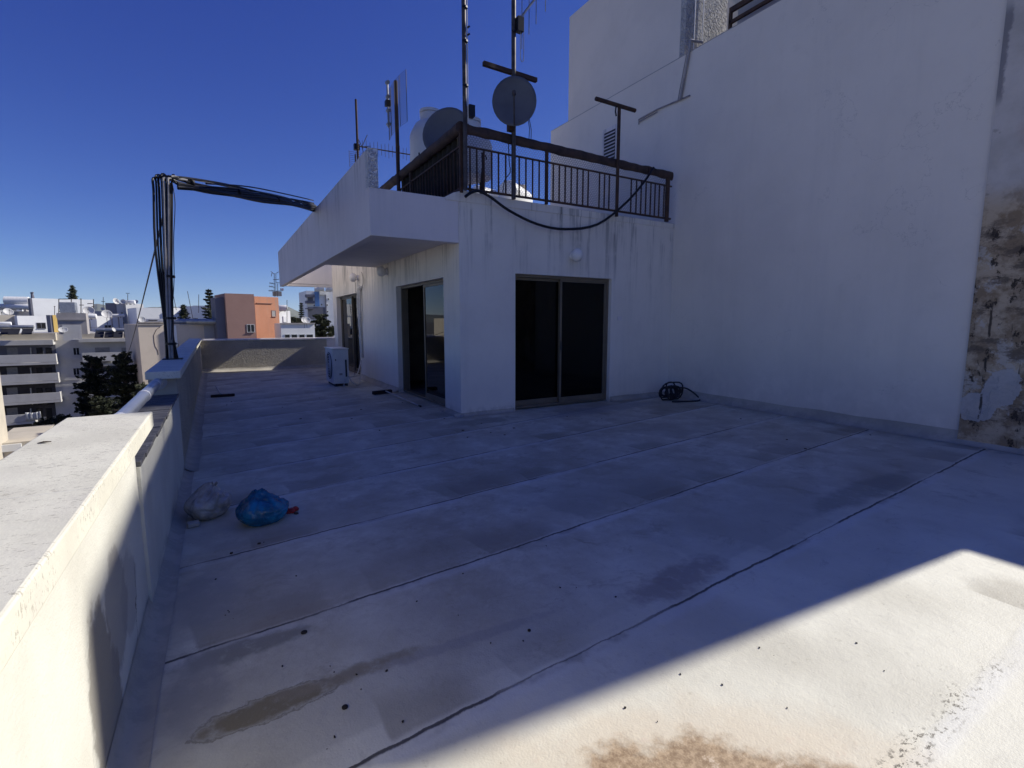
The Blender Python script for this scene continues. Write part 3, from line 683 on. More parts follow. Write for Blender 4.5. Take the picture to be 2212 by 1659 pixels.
def dish(c, n, r, label, mat, depth=.12, feed=True, stand=None, name='satellite_dish', group=None, elong=1.0):
    """c centre, n facing direction (towards its open side)"""
    c = Vector(c); n = Vector(n).normalized(); r *= .74 if c.y > 30 else 1; e = empty(name, c, label, 'dish', group)
    N = 9; K = 28; vs = []; fs = []
    u = n.cross(Vector((0, 0, 1))).normalized(); w = u.cross(n).normalized()
    for i in range(N + 1):
        t = i / N
        for k in range(K):
            q = 2 * pi * k / K; vs.append(c + (u * cos(q) + w * sin(q) * elong) * r * t + n * (depth * (t * t - 1)))
    for i in range(N):
        for k in range(K):
            k2 = (k + 1) % K; fs.append((i * K + k, i * K + k2, (i + 1) * K + k2, (i + 1) * K + k))
    o = MB().add(vs, fs).build('reflector', mat, e, smooth=True, recalc=False); s = o.modifiers.new('s', 'SOLIDIFY'); s.thickness = .012 * r / .4; s.offset = 0
    if feed:
        f = c + n * r * .95 - w * r * .12
        MB().tube([c - w * r * .97 * elong, f - w * r * .08], .03 * r, 6).build('feed_arm', M['darkmetal'], e)
        MB().tube([f, f - n * r * .22], .085 * r, 8).build('feed_horn', M['darkmetal'], e)
    if stand is not None:
        MB().tube([c - n * depth * 1.0, c - n * depth * 2.2, Vector((c - n * depth * 2.2).xy.to_3d()) + Vector((0, 0, stand))], .05 * r, 8).build('stand', M['darkmetal'], e)
    return e
d = dish(ony(1111, 218, 6.84), (-.62, -1, .12), .335, 'round dark satellite dish on the T-bar mast above the facade railing', M['dish'], .07, elong=1.12)
mb = MB(); mb.tube([(4.36, 6.9, 4.68), (4.44, 6.95, 4.5), (4.45, 6.97, 4.35)], .006, 5); mb.tube([(4.34, 6.9, 4.68), (4.41, 6.95, 4.5), (4.41, 6.97, 4.35)], .006, 5); mb.build('cable', M['black'], None)
tag(bpy.data.objects['cable.001'] if 'cable.001' in bpy.data.objects and bpy.data.objects['cable.001'].parent is None else mb and [o for o in bpy.data.objects if o.name.startswith('cable') and o.parent is None][-1], 'two thin wires hanging under the round dark dish', 'cable')
# T post
e = mast((6.30, 7.0, 3.38), 1.88, .03, 'T-shaped steel post rising from the right half of the facade railing', 'washing_line_post', M['rail'])
e['category'] = 'post'
a, b = ony(1287, 213, 7.0), ony(1372, 239, 7.0)
MB().tube([a, b], .034, 12).build('crossbar', M['rail'], e, smooth=True)
MB().tube([(6.2, 6.97, 5.22), (6.18, 6.96, 5.12), (6.2, 6.96, 5.05)], .014, 6).build('wire_tie', M['black'], e)
# grid antenna mast
e = mast((3.2, 9.80, 3.42), 2.62, .038, 'rusty mast carrying a wire-grid aerial beside the cloth screen', mat=M['rail'])
mb = MB(); gy0, gy1, gz0, gz1, gx = 9.2, 10.3, 5.12, 6.0, 3.15
# grid panel is a shallow curved sheet of horizontal wires facing left
for i in range(26):
    z = gz0 + (gz1 - gz0) * i / 25
    mb.tube([(gx + .05 * (abs(t - .5) * 2) ** 2, gy0 + (gy1 - gy0) * t, z) for t in (0, .12, .3, .5, .7, .88, 1)], .004, 4)
for t in (0, .25, .5, .75, 1): mb.tube([(gx + .05 * (abs(t - .5) * 2) ** 2, gy0 + (gy1 - gy0) * t, z) for z in (gz0, gz1)], .006, 4)
mb.build('wire_grid', M['darkmetal'], e)
mb = MB(); mb.tube([(3.1, 10.0, 5.25), (3.1, 10.0, 6.08)], .02, 8)
for z in (5.3, 5.55, 5.8, 6.06): mb.tube([(3.1, 9.95, z), (3.1, 10.05, z + .02)], .035, 8)
mb.build('dipole_bar', M['steel'], e, smooth=True)
MB().box(3.05, 3.14, 9.95, 10.06, 5.64, 5.74).build('junction_box', M['black'], e)
# yagi far left
e = mast((2.985, 12.0, 3.0), 3.46, .026, 'slim mast with a long comb-like aerial beyond the canopy', mat=M['rail'])
mb = MB(); a = ony(775, 316, 12); b = ony(886, 334, 12); mb.tube([a, b], .014, 6)
for i in range(15):
    q = a.lerp(b, i / 14); L = .09 + .02 * (i % 3); mb.tube([q + Vector((-.03, -.1, L)), q + Vector((.03, .1, -L))], .005, 5)
q = a.lerp(b, .06)
for s in ((.13, .28), (-.1, .2), (.05, -.22), (.2, .05)): mb.tube([q, q + Vector((s[0], 0, s[1]))], .008, 5)
mb.build('aerial', M['darkmetal'], e)
MB().obox(ony(766, 322, 12), (.12, 0, 0), (0, .1, 0), (0, 0, .13)).build('junction_box', M['black'], e)
# small grid peeking at the fascia edge
c = ony(768, 345, 13); e = empty('antenna_mast', (c.x, 13, 3.0), 'small wire-grid aerial just behind the canopy edge', 'antenna')
MB().tube([(c.x, 13, 3.0), (c.x, 13, c.z + .12)], .02, 6).build('pole', M['darkmetal'], e)
mb = MB()
for i in range(9): mb.tube([(c.x - .16, 12.95, c.z - .2 + i * .045), (c.x + .16, 12.95, c.z - .2 + i * .045)], .004, 4)
for dx in (-.16, 0, .16): mb.tube([(c.x + dx, 12.95, c.z - .2), (c.x + dx, 12.95, c.z + .18)], .005, 4)
mb.build('wire_grid', M['darkmetal'], e)
# roof tap
a = onx(897, 350, 3.45)
tp = empty('roof_tap', (3.45, a.y, 4.2), 'black standpipe tap rising above the cloth-screened railing', 'tap')
a = onx(899, 350, 3.4); MB().tube([a + Vector((0, 0, -.9)), a + Vector((0, 0, .03)), a + Vector((0.01, -.03, .06)), a + Vector((.02, -.2, .05))], .02, 8).build('pipe', M['black'], tp, smooth=True)
MB().tube([a + Vector((.01, -.14, .05)), a + Vector((.01, -.14, .13))], .014, 6).build('tap_handle', M['black'], tp)
# vertical water tank
def vtank(x, y, z0, r, h, label, group=None):
    e = empty('water_tank', (x, y, z0), label, 'tank', group)
    MB().lathe([(.02, 0), (r * .93, .01), (r, .08), (r, h * .58), (r * .93, h * .66), (r * .72, h * .8), (r * .5, h * .86), (r * .48, h * .9), (r * .50, h * .97), (r * .44, h), (.01, h)], (x, y, z0), 28).build('barrel', M['tankw'], e, smooth=True)
    MB().lathe([(.01, 0), (r * .5, 0), (r * .5, .05), (.01, .06)], (x, y, z0 + h + .002), 20).build('lid', M['tankw'], e, smooth=True)
    mb = MB()
    for q in range(4):
        a = q * pi / 2 + .4; mb.tube([(x + r * .7 * cos(a), y + r * .7 * sin(a), 3.41), (x + r * .7 * cos(a), y + r * .7 * sin(a), z0)], .022, 6)
    mb.build('stand', M['rail'], e)
    return e
c = ony(918, 290, 10); vtank(c.x + .12, 10, 4.55, .42, 1.12, 'upright white water tank left of the large dark dish')
c = ony(1025, 300, 9.3); vtank(c.x - .1, 9.3, 4.32, .44, 1.05, 'upright white water tank behind the corner mast')
c = ony(996, 262, 10.6); vtank(c.x, 10.6, 4.62, .36, 1.05, 'pale water tank whose lid shows behind the corner mast')
dish(ony(962, 284, 8.5), (-.75, -.7, .2), .44, 'large dark blue-grey satellite dish in front of the upright tanks', M['dish'], .10, feed=False, stand=3.42)
# plinth with lying tanks (sunlit)
pl = empty('roof_plinth', (8, 13.4, 3.4), 'white stair-head box carrying the sunlit tanks behind the railing', 'plinth')
MB().box(6.2, 9.6, 12.6, 14.6, -.3, 4.93).build('wall', M['cwhite'], pl)
def htank(c, ax, r, L, label, mat=None, group=None, legs=None, name='water_tank'):
    c = Vector(c); ax = Vector(ax).normalized(); e = empty(name, c, label, 'tank', group)
    MB().lathe([(.01, 0), (r * .7, .01), (r * .95, .05), (r, .1), (r, L - .1), (r * .95, L - .05), (r * .7, L - .01), (.01, L)], c, 20, ax).build('barrel', mat or M['tankw'], e, smooth=True)
    s = ax.cross(Vector((0, 0, 1))).normalized(); m = MB()
    for t in (.2, .75): m.obox(c + ax * L * t - s * r * .7 + Vector((0, 0, -r - .12)), s * r * 1.4, ax * .08, (0, 0, .2))
    m.build('cradle', M['steel'], e)
    return e
htank((7.5, 13.05, 5.30), (1, .75, 0), .31, 1.45, 'white lying water tank, sunlit, right of the dish mast behind the railing')
MB().lathe([(.01, 0), (.16, 0), (.16, .08), (.01, .09)], (8.35, 13.65, 5.6), 14).build('lid', M['conc'], [o for o in bpy.data.objects if o.get('label', '').startswith('white lying water tank, sunlit')][0])
htank((6.55, 13.2, 5.17), (1, .35, 0), .2, .85, 'smaller white lying tank left of the dish mast behind the railing')
# aluminium flue / cables on roof beside the railing
mb = MB(); pts = [ony(x, y, 7.6) for x, y in [(1140, 300), (1150, 330), (1108, 375), (1092, 400), (1090, 425)]]
pts = [ony(x, y, 7.35) for x, y in [(1098, 300), (1100, 350), (1102, 372), (1090, 390), (1086, 420)]]
mb.tube(smoothp([Vector(p) for p in pts]), .008, 6)
mb2 = mb.build('cable', M['black'], None, smooth=True); tag(mb2, 'thin black wire looping down behind the dish mast', 'cable')
# roof surface clutter seen through the cloth (pipes)
mb = MB(); mb.tube([ony(1042, 330, 7.5), ony(1045, 410, 7.5)], .02, 6); mb.tube([ony(1038, 402, 7.5), ony(1044, 340, 7.5), ony(1049, 336, 7.5), ony(1051, 345, 7.5)], .012, 6)
tag(mb.build('riser_pipe', M['darkmetal'], None, smooth=True), 'dark riser pipe behind the railing near the roof corner', 'pipe')
# ================================================================== CABLE POST on the far parapet
cp = empty('cable_post', (-.53, 7.6, 1.02), 'bundle of black cables and grey conduits standing on the far parapet', 'cable bundle')
bp_ = Vector((-.53, 7.6, 1.02))
tops = [(330, 392), (336, 386), (342, 390), (348, 384), (353, 390), (358, 388), (364, 392), (370, 386)]
arm_end = Vector((1.88, 11.4, 3.90))
knee = ony(383, 386, 7.6)
mb = MB(); mc = MB()
for i, (tx, ty) in enumerate(tops):
    tp_ = ony(tx, ty, 7.6 + .03 * (i % 3)); off = Vector(((i - 3.5) * .015, .03 * (i % 2), 0))
    low = ony(356 + i * 2.2, 700, 7.6) ; low2 = bp_ + off * 1.1
    mid = ony(342 + i * 4.2 - (3 - min(i, 3)) * 2, 540, 7.6)
    kn = knee + Vector((.0, .0, -.03 * (i % 4) + .02)); cr = tp_ + Vector((.03, .02, .055))
    pth = [low2, Vector((low.x, low.y, low.z)), mid, tp_ + Vector((0, 0, -.12)), tp_, cr, kn]
    for j in range(1, 9):
        t = j / 8; q = kn.lerp(arm_end, t) + Vector((0, 0, .05 * sin(t * pi) - (.022 * (i % 4)) + .012 * sin(t * 9 + i * 2))) + Vector((0, .02 * (i % 3), 0)); pth.append(q)
    (mc if i in (4,) else mb).tube(smoothp(pth, 3), .011 if i % 2 else .014, 7)
for i in range(16):   # extra thickness in the arm and stem
    pth = [kn.lerp(arm_end, j / 8) + Vector((0, .012 * (i % 8) - .05, (-.085 + .026 * (i % 6)) * (.45 + .55 * j / 8) + .02 * sin(j * 1.3 + i) + .02 * sin(j / 8 * pi))) for j in range(9)]
    mb.tube(smoothp(pth, 2), .014, 6)
mb.build('black_cable', M['black'], cp, smooth=True)
for i, (tx, ty, bx_) in enumerate([(352, 392, .0), (362, 392, .025)]):
    tp_ = ony(tx, ty, 7.56); mc.tube(smoothp([bp_ + Vector((bx_ - .02, -.04, 0)), ony(360 + i * 6, 640, 7.56), tp_ + Vector((0, 0, -.1)), tp_, tp_ + Vector((.03, .02, .05)), knee + Vector((.1, .1, .02))], 5), .013, 7)
mc.build('conduit', M['conduit'], cp, smooth=True)
MB().tube([bp_, ony(366, 480, 7.62), ony(366, 395, 7.62)], .024, 8).build('support_pole', M['darkmetal'], cp, smooth=True)
for (x, y) in ((366, 600), (368, 690), (369, 745)): 
    q = ony(x, y, 7.6); MB().tube([q, q + Vector((0, 0, .03))], .062, 10).build('cable_tie', M['black'], cp)
for t in (.06, .32, .62):
    q = knee.lerp(arm_end, t); MB().tube([q + Vector((-.008, -.012, -.02)), q + Vector((.008, .012, -.012))], .052, 10).build('cable_tie', M['black'], cp)
mb = MB(); mb.box(-.63, -.42, 7.53, 7.7, 1.021, 1.04); mb.build('base_plate', M['black'], cp)
mb = MB(); q0 = ony(378, 400, 7.6); mb.tube(smoothp([ony(372, 395, 7.55), ony(378, 440, 7.55), ony(375, 520, 7.55), ony(376, 600, 7.55), ony(373, 660, 7.55), ony(370, 735, 7.55)], 5), .005, 5)
mb.build('loose_wire', M['black'], cp)
mb = MB(); 
mb.tube(smoothp([knee + Vector((.3, .3, .05)), knee.lerp(arm_end, .4) + Vector((0, 0, .10)), knee.lerp(arm_end, .75) + Vector((0, 0, .12)), Vector((1.88, 11.4, 4.02))], 6), .011, 6)
mb.tube([knee.lerp(arm_end, .75) + Vector((0, 0, .06)), Vector((1.88, 11.4, 3.97))], .008, 6)
mb.build('messenger_wire', M['black'], cp)
# cable from the canopy end up over the fascia
MB().tube([arm_end + Vector((-.2, -.3, -.02)), arm_end, arm_end + Vector((.3, .3, -.1))], .05, 8).build('anchor', M['black'], cp)
# line to the street
mb = MB(); a = ony(352, 470, 7.6); b = at(268, 776, 42)
mb.tube([a.lerp(b, i / 12) + Vector((0, 0, -.35 * sin(i / 12 * pi))) for i in range(13)], .012, 6)
tag(mb.build('service_line', M['black'], None), 'single black line running down from the cable post toward the pines', 'cable')
# ================================================================== THINGS ON THE TERRACE
def globe(c, n, label):
    c = Vector(c); n = Vector(n); e = empty('wall_lamp', c, label, 'lamp')
    MB().lathe([(.001, -.11), (.05, -.1), (.085, -.06), (.1, 0), (.085, .06), (.05, .1), (.001, .11)], c + n * .13, 20).build('globe', M['globe'], e, smooth=True)
    MB().lathe([(.07, 0), (.07, .02), (.045, .05), (.04, .09)], c, 16, n).build('base', M['globe'], e, smooth=True)
globe((5.40, YF, 2.64), (0, -1, 0), 'white globe lamp above the wide sliding door on the front facade')
globe((XS, 10.87, 2.58), (-1, 0, 0), 'white globe lamp beside the nearer side door under the canopy')
globe((XS, 13.45, 2.64), (-1, 0, 0), 'white globe lamp near the taped pipes, farther along the side wall')
tag(MB().box(6.47, 6.58, YF - .012, YF - .0005, 1.52, 1.60).build('wall_socket', M['fascia'], None), 'small white socket plate right of the wide sliding door', 'socket')
# air conditioner
ac = empty('air_conditioner', (2.42, 12.4, 0), 'white outdoor air-conditioning unit standing by the farther side door', 'air conditioner')
MB().box(2.22, 2.58, 11.95, 12.82, .06, .86).build('casing', M['acbody'], ac, bevel=.012)
mb = MB(); mb.box(2.205, 2.595, 11.94, 12.83, .862, .885); mb.build('lid', M['acbody'], ac, bevel=.006)
mb = MB(); mb.lathe([(.001, 0), (.31, 0), (.32, .012), (.001, .014)], (2.219, 12.33, .47), 28, (-1, 0, 0)); mb.build('fan_grille', M['acdark'], ac)
mb = MB()
for r in (.06, .12, .18, .24, .30): mb.tube([(2.2, 12.33 + r * cos(q * pi / 14), .47 + r * sin(q * pi / 14)) for q in range(29)], .006, 4)
mb.build('fan_guard', M['acbody'], ac)
for xx in (2.26, 2.5): MB().box(xx, xx + .05, 11.98, 12.78, .0, .06).build('foot', M['acdark'], ac)
mb = MB(); mb.box(2.50, 2.535, 11.935, 11.949, .22, .62); mb.box(2.28, 2.30, 11.94, 11.949, .6, .64); mb.build('handle_recess', M['acdark'], ac)
MB().box(2.36, 2.43, 11.945, 11.949, .26, .31).build('rating_plate', M['conduit'], ac)
mb = MB(); mb.tube(smoothp([Vector(v) for v in [(2.56, 11.96, .25), (2.62, 11.85, .1), (2.75, 11.9, .02), (2.9, 12.3, .05), (3.1, 12.9, .3), (3.16, 13.1, .5)]], 5), .014, 6)
mb.tube(smoothp([Vector(v) for v in [(2.5, 11.93, .2), (2.42, 11.8, .03), (2.46, 11.75, .02)]], 4), .01, 6)
mb.tube(smoothp([Vector(v) for v in [(2.57, 12.0, .2), (2.8, 12.2, .22), (3.0, 12.7, .35), (3.17, 13.15, .6)]], 5), .012, 6)
mb.build('hose', M['pvc'], ac, smooth=True)
mb = MB()
mb.tube(smoothp([Vector(v) for v in [(3.19, 13.2, .55), (3.19, 13.25, 1.4), (3.18, 13.3, 2.0), (3.18, 13.22, 2.3), (3.18, 13.12, 2.36), (3.23, 13.08, 2.36)]], 5), .04, 10)
mb.tube(smoothp([Vector(v) for v in [(3.18, 13.14, 1.55), (3.18, 13.12, 1.9), (3.18, 13.13, 2.3), (3.18, 13.2, 2.42)]], 5), .03, 10)
tag(mb.build('pipe_run', M['pvc'], None, smooth=True), 'white taped pipes bending down the wall beside the farther side door', 'pipe')
mb = MB(); mb.tube(smoothp([Vector(v) for v in [(3.22, 13.0, 2.75), (3.21, 12.85, 2.6), (3.21, 12.88, 2.45), (3.21, 13.0, 2.35)]], 5), .006, 5)
mb.tube(smoothp([Vector(v) for v in [(3.225, 13.75, 2.75), (3.225, 13.72, 2.0), (3.2, 13.65, 1.2), (3.1, 13.4, .5), (2.9, 12.9, .1)]], 5), .005, 5)
tag(mb.build('wire', M['black'], None), 'loose thin wires hanging on the wall around the farther side door', 'wire')
# broom by door
b1 = empty('broom', (2.9, 10.2, 0), 'push broom lying on the floor by the nearer side door, white handle', 'broom')
c = onz(829, 851); MB().obox(Vector((c.x - .22, c.y - .06, .004)), (.42, .1, 0), (-.02, .09, 0), (0, 0, .07)).build('broom_head', M['broomh'], b1, bevel=.01)
MB().tube([Vector((c.x + .04, c.y - .02, .06)), onz(905, 876, .03)], .012, 8).build('handle', M['stick'], b1, smooth=True)
q = onz(905, 876, .03); qd = (q - Vector((c.x, c.y, .06))).normalized(); MB().tube([q, q + qd * .08], .017, 8).build('grip', M['black'], b1)
b2 = empty('floor_squeegee', (-.05, 11.5, 0), 'dark floor squeegee with a short handle near the street parapet', 'squeegee')
MB().box(-.22, .2, 11.42, 11.52, .004, .05).build('blade', M['broomh'], b2, bevel=.008)
MB().tube([(-.05, 11.47, .06), (-.12, 12.3, .12)], .018, 8).build('handle', M['stick'], b2)
# bags
def bag(c, rx, ry, rz, mat, label, seed, knot=(0, 0)):
    random.seed(seed); e = empty('plastic_bag', c, label, 'bag'); c = Vector(c)
    bm = bmesh.new(); bmesh.ops.create_icosphere(bm, subdivisions=5, radius=1)
    for v in bm.verts:
        p = v.co.normalized(); t = p.z
        ang = atan2(p.y, p.x)
        n1 = noise.noise(p * 1.6 + Vector((seed, 0, 0))); n2 = noise.noise(p * 3.1 + Vector((0, seed, 0)))
        crease = max(0, .12 - abs(n1)) * .9 + max(0, .10 - abs(n2)) * .5
        gather = .05 * abs(sin(ang * 5 + 3 * n1 + seed)) * max(0, t) ** 1.2
        r = 1 + .16 * noise.noise(p * 1.2 + Vector((seed, 0, 5))) - crease * .7 - gather + .04 * n2
        peak = max(0, t - .8) * .9
        k_ = 1 - .42 * max(0, t) ** 2
        q = Vector((p.x * rx * r * k_, p.y * ry * r * k_, rz * (t * .60 + .44) * r + peak * rz * .5))
        q.x += knot[0] * max(0, t) ** 2; q.y += knot[1] * max(0, t) ** 2
        q.z = max(q.z, .003 + .004 * noise.noise(p * 8)) 
        v.co = q + c
    me = bpy.data.meshes.new('bag_body'); bm.to_mesh(me); bm.free(); me.materials.append(mat)
    for p in me.polygons: p.use_smooth = True
    o = bpy.data.objects.new('bag_body', me); COL.objects.link(o); o.parent = e; o.matrix_parent_inverse = Matrix.Translation(-c)
    k = MB(); top = c + Vector((knot[0] * .9, knot[1] * .9, rz * 1.02)); vs = []
    for i in range(9):                                     # crumpled ear of the tied opening
        q = -1.0 + 2.0 * i / 8
        for j in range(4):
            h = j / 3; vs.append(top + Vector((q * (.012 + .03 * h) , .012 * sin(i * 2.1) * (.4 + h), -.02 + .04 * h + .008 * sin(i * 2.7 + seed))))
    k.add(vs, [(i * 4 + j, i * 4 + j + 1, i * 4 + j + 5, i * 4 + j + 4) for i in range(8) for j in range(3)])
    ko = k.build('knot', mat, e, smooth=True); ko.modifiers.new('s', 'SOLIDIFY').thickness = .004
    return e
a = onz(453, 1120); bag((-.155, 4.40, 0), .155, .16, .22, M['bagw'], 'dusty white tied plastic bag against the parapet foot', 3, (.04, .05))
bag((.205, 4.06, 0), .18, .16, .215, M['bagb'], 'bright blue tied plastic bag beside the dusty white bag', 11, (-.02, .02))
mb = MB(); c = onz(630, 1108)
for i in range(5):
    bm_ = MB(); mb.lathe([(.001, 0), (.022, .005), (.028, .02), (.015, .035), (.001, .04)], c + Vector((random.uniform(-.03, .03), random.uniform(-.03, .03), 0)), 7, (random.uniform(-.5, .5), random.uniform(-.5, .5), 1))
tag(mb.build('plastic_scrap', M['red'], None), 'crumpled red plastic scrap beside the blue bag', 'litter')
c = onz(418, 1138); mb = MB(); mb.obox(c + Vector((-.035, -.03, .002)), (.075, .01, 0), (-.01, .06, .004), (.004, 0, .032))
tag(mb.build('crushed_carton', M['paper'], None, bevel=.008), 'small crushed pale carton below the dusty white bag', 'litter')
# coiled hose heap
hs = MB(); random.seed(5); c0 = Vector((7.42, 6.62, 0))
for i in range(11):
    pts = []; rx = random.uniform(.10, .27); rz = random.uniform(.08, .22); tilt = random.uniform(-.8, .8); ph_ = random.uniform(0, 6); sx = random.uniform(-.1, .1)
    for k in range(22):
        q = 2 * pi * k / 20 + ph_; pts.append(c0 + Vector((sx + rx * cos(q) * cos(tilt), .12 * sin(q) * sin(tilt) + rx * cos(q) * sin(tilt) * .5 - i * .008, max(.018, .17 + rz * sin(q) + .02 * sin(q * 3)))))
    hs.tube(pts, .014, 7)
hs.tube(smoothp([c0 + Vector(v) for v in [(.1, -.1, .25), (.3, -.15, .22), (.42, -.25, .12), (.44, -.35, .03), (.3, -.42, .018), (.05, -.35, .018), (-.2, -.25, .018)]], 5), .015, 7)
tag(hs.build('garden_hose', M['hose'], None, smooth=True), 'tangled heap of dark hose in the corner against the tall wall', 'hose')
# litter: caps, leaves and crumbs
def speck(c, r, mat, seed, name, label, cat, group, h=.006):
    random.seed(seed); m = MB(); n = random.choice((5, 6, 7)); a0 = random.uniform(0, 6); el = random.uniform(.4, 1)
    pr_ = [(r * random.uniform(.6, 1.1) * cos(a0 + 2 * pi * k / n), r * el * random.uniform(.6, 1.1) * sin(a0 + 2 * pi * k / n)) for k in range(n)]
    rot = random.uniform(0, pi)
    poly = [(c.x + p * cos(rot) - q * sin(rot), c.y + p * sin(rot) + q * cos(rot), .0006 + random.uniform(0, .0012)) for p, q in pr_]
    m.prism(poly, (0, 0, h * .6)); tag(m.build(name, mat, None), label, cat, group)
for (x, y, r, lb) in [(657, 1367, .0145, 'black round bottle cap, right of the dark stain by the parapet'), (745, 1529, .0115, 'black round bottle cap nearest the camera'), (1143, 1363, .008, 'small dark lump alone in the middle of the shaded floor')]:
    c = onz(x, y); m = MB(); m.lathe([(.001, 0), (r, 0), (r, .005), (r * .8, .007), (.001, .007)], c + Vector((0, 0, .001)), 18); m.lathe([(r * .4, .0071), (r * .42, .009), (r * .3, .009)], c + Vector((0, 0, .001)), 14)
    tag(m.build('bottle_cap', M['litter'], None, smooth=True), lb, 'cap')
pts = [(466, 1252), (493, 1320), (640, 1245), (713, 1440), (722, 1453), (770, 1458), (723, 1593), (495, 1323), (1245, 1270), (1470, 1457), (1130, 1385), (1000, 1240), (570, 1172), (500, 1195), (487, 1330), (1330, 1290), (1407, 1080), (1060, 1390), (780, 1490), (870, 1560), (835, 1450), (990, 1330), (1210, 1270), (1180, 1180), (900, 1300), (610, 1440), (1350, 1530), (1560, 1480), (1700, 1530), (1640, 1400), (1850, 1390), (1910, 1450), (1420, 1560)]
for i, (x, y) in enumerate(pts):
    speck(onz(x, y), random.Random(i).uniform(.003, .0075), M['litter'], i, 'grit_lump', 'small dark crumb of grit lying on the terrace floor', 'grit', 'dark crumbs scattered on the terrace floor')
pts = [(560, 1175), (500, 1196), (640, 1110), (870, 870), (1000, 930), (1060, 935), (1110, 925), (1225, 900), (960, 905), (1300, 905), (1600, 905), (1700, 950), (1740, 970), (490, 875), (500, 868), (610, 880), (690, 860), (545, 848), (760, 905), (820, 930), (780, 885), (1010, 945), (1040, 915), (1090, 940), (650, 905), (1880, 940)]
for i, (x, y) in enumerate(pts):
    speck(onz(x, y), random.Random(i + 50).uniform(.01, .024), M['leaf'], i + 99, 'dry_leaf', 'curled dry brown leaf lying on the terrace floor', 'leaf', 'dry leaves scattered on the terrace floor', .01)
for i, (x, y) in enumerate([(96, 957), (247, 888)]):
    c = onz(x, y, 1.046); random.seed(i); m = MB(); m.prism([(c.x - .02, c.y, c.z), (c.x, c.y - .008, c.z + .006), (c.x + .02, c.y, c.z + .002), (c.x, c.y + .01, c.z)], (0, 0, .003)); tag(m.build('dry_leaf', M['leaf'], None), ['dry brown leaf on the sunlit coping, nearer one', 'tiny dry leaf on the sunlit coping near its far end'][i], 'leaf')
# ================================================================== CITY
def faces(xl, xr, yt, depth, n):
    PL = at(xl, 695, depth); rdir = az(n - 90); nd = az(n)
    # intersect facade line with the vertical plane through camera and column xr
    k = dirw(xr, 695); k.z = 0; k.normalize(); perp = Vector((k.y, -k.x, 0))
    t = -(PL - CAM).dot(perp) / rdir.dot(perp)
    top = at(xl, yt, depth).z
    return dict(o=Vector((PL.x, PL.y, 0)), r=rdir, n=nd, w=t, top=top)
def onface(fr, x, y):
    k = dirw(x, y); t = (fr['o'] - CAM).dot(fr['n']) / k.dot(fr['n']); p = CAM + k * t
    return (p - fr['o']).dot(fr['r']), p.z
def fbox(fr, u0, u1, z0, z1, d0, d1, mb=None):
    """box on the facade; d measured outwards along the normal"""
    mb = mb or MB(); mb.obox(fr['o'] + fr['r'] * u0 + fr['n'] * d0 + Vector((0, 0, z0)), fr['r'] * (u1 - u0), fr['n'] * (d1 - d0), Vector((0, 0, z1 - z0))); return mb
def window(fr, parent, x0, x1, y0, y1, mull=1, frame='cframe', glass='cglass', sill=True, pr=.05):
    u0, z1 = onface(fr, x0, y0); u1, z0 = onface(fr, x1, y1)
    f = MB(); t = max(.06, (u1 - u0) * .05)
    fbox(fr, u0, u1, z1 - t, z1, .001, pr, f); fbox(fr, u0, u0 + t, z0 + t, z1 - t, .001, pr, f); fbox(fr, u1 - t, u1, z0 + t, z1 - t, .001, pr, f); fbox(fr, u0, u1, z0, z0 + t, .001, pr + (.08 if sill else 0), f)
    for i in range(mull): 
        um = u0 + (u1 - u0) * (i + 1) / (mull + 1); fbox(fr, um - t / 2, um + t / 2, z0 + t, z1 - t, .001, pr, f)
    w = f.build('window', M[frame], parent)
    fbox(fr, u0 + t * .8, u1 - t * .8, z0 + t * .8, z1 - t * .8, .0015, pr * .4).build('pane', M[glass], w)
def city(name, label, xl, xr, yt, depth, n, thick, mat, cat='building', base=BASE, group=None, lip=None):
    fr = faces(xl, xr, yt, depth, n)
    e = empty(name, fr['o'] + Vector((0, 0, base)), label, cat, group)
    MB().obox(fr['o'] - fr['n'] * thick + Vector((0, 0, base)), fr['r'] * fr['w'], fr['n'] * thick, Vector((0, 0, fr['top'] - base))).build('wall', M[mat], e)
    if lip:
        m = MB(); w = fr['w']; z = fr['top']
        fbox(fr, -.1, w + .1, z, z + lip, -.25, .1, m); fbox(fr, -.1, w + .1, z, z + lip, -thick - .1, -thick + .25, m); fbox(fr, -.1, .25, z, z + lip, -thick + .25, -.25, m); fbox(fr, w - .25, w + .1, z, z + lip, -thick + .25, -.25, m)
        m.build('roof_edge', M[mat], e)
    return fr, e
def extra(fr, e, x0, x1, y0, y1, d0, d1, mat, name='wall'):
    u0, z1 = onface(fr, x0, y0); u1, z0 = onface(fr, x1, y1)
    o = fbox(fr, u0, u1, z0, z1, d0, d1).build(name, M[mat], e); return o
# ---- left apartment block (fronts our way, five balconies)
AD = 72
fr, ap = city('apartment_building', 'large off-white apartment block with long stacked balconies at the left', -70, 300, 720.5, AD, 176, 12, 'capt')
def Zat(y): return at(125, y, AD).z
rooftop = fr['top']
UL, _ = onface(fr, 126, 800); UC0, _ = onface(fr, 136, 800); UC1, _ = onface(fr, 176, 800); UR1 = fr['w']
zs_b = [(768, 791), (811, 833), (855, 877), (899, 920), (942, 962), (984, 1004)]
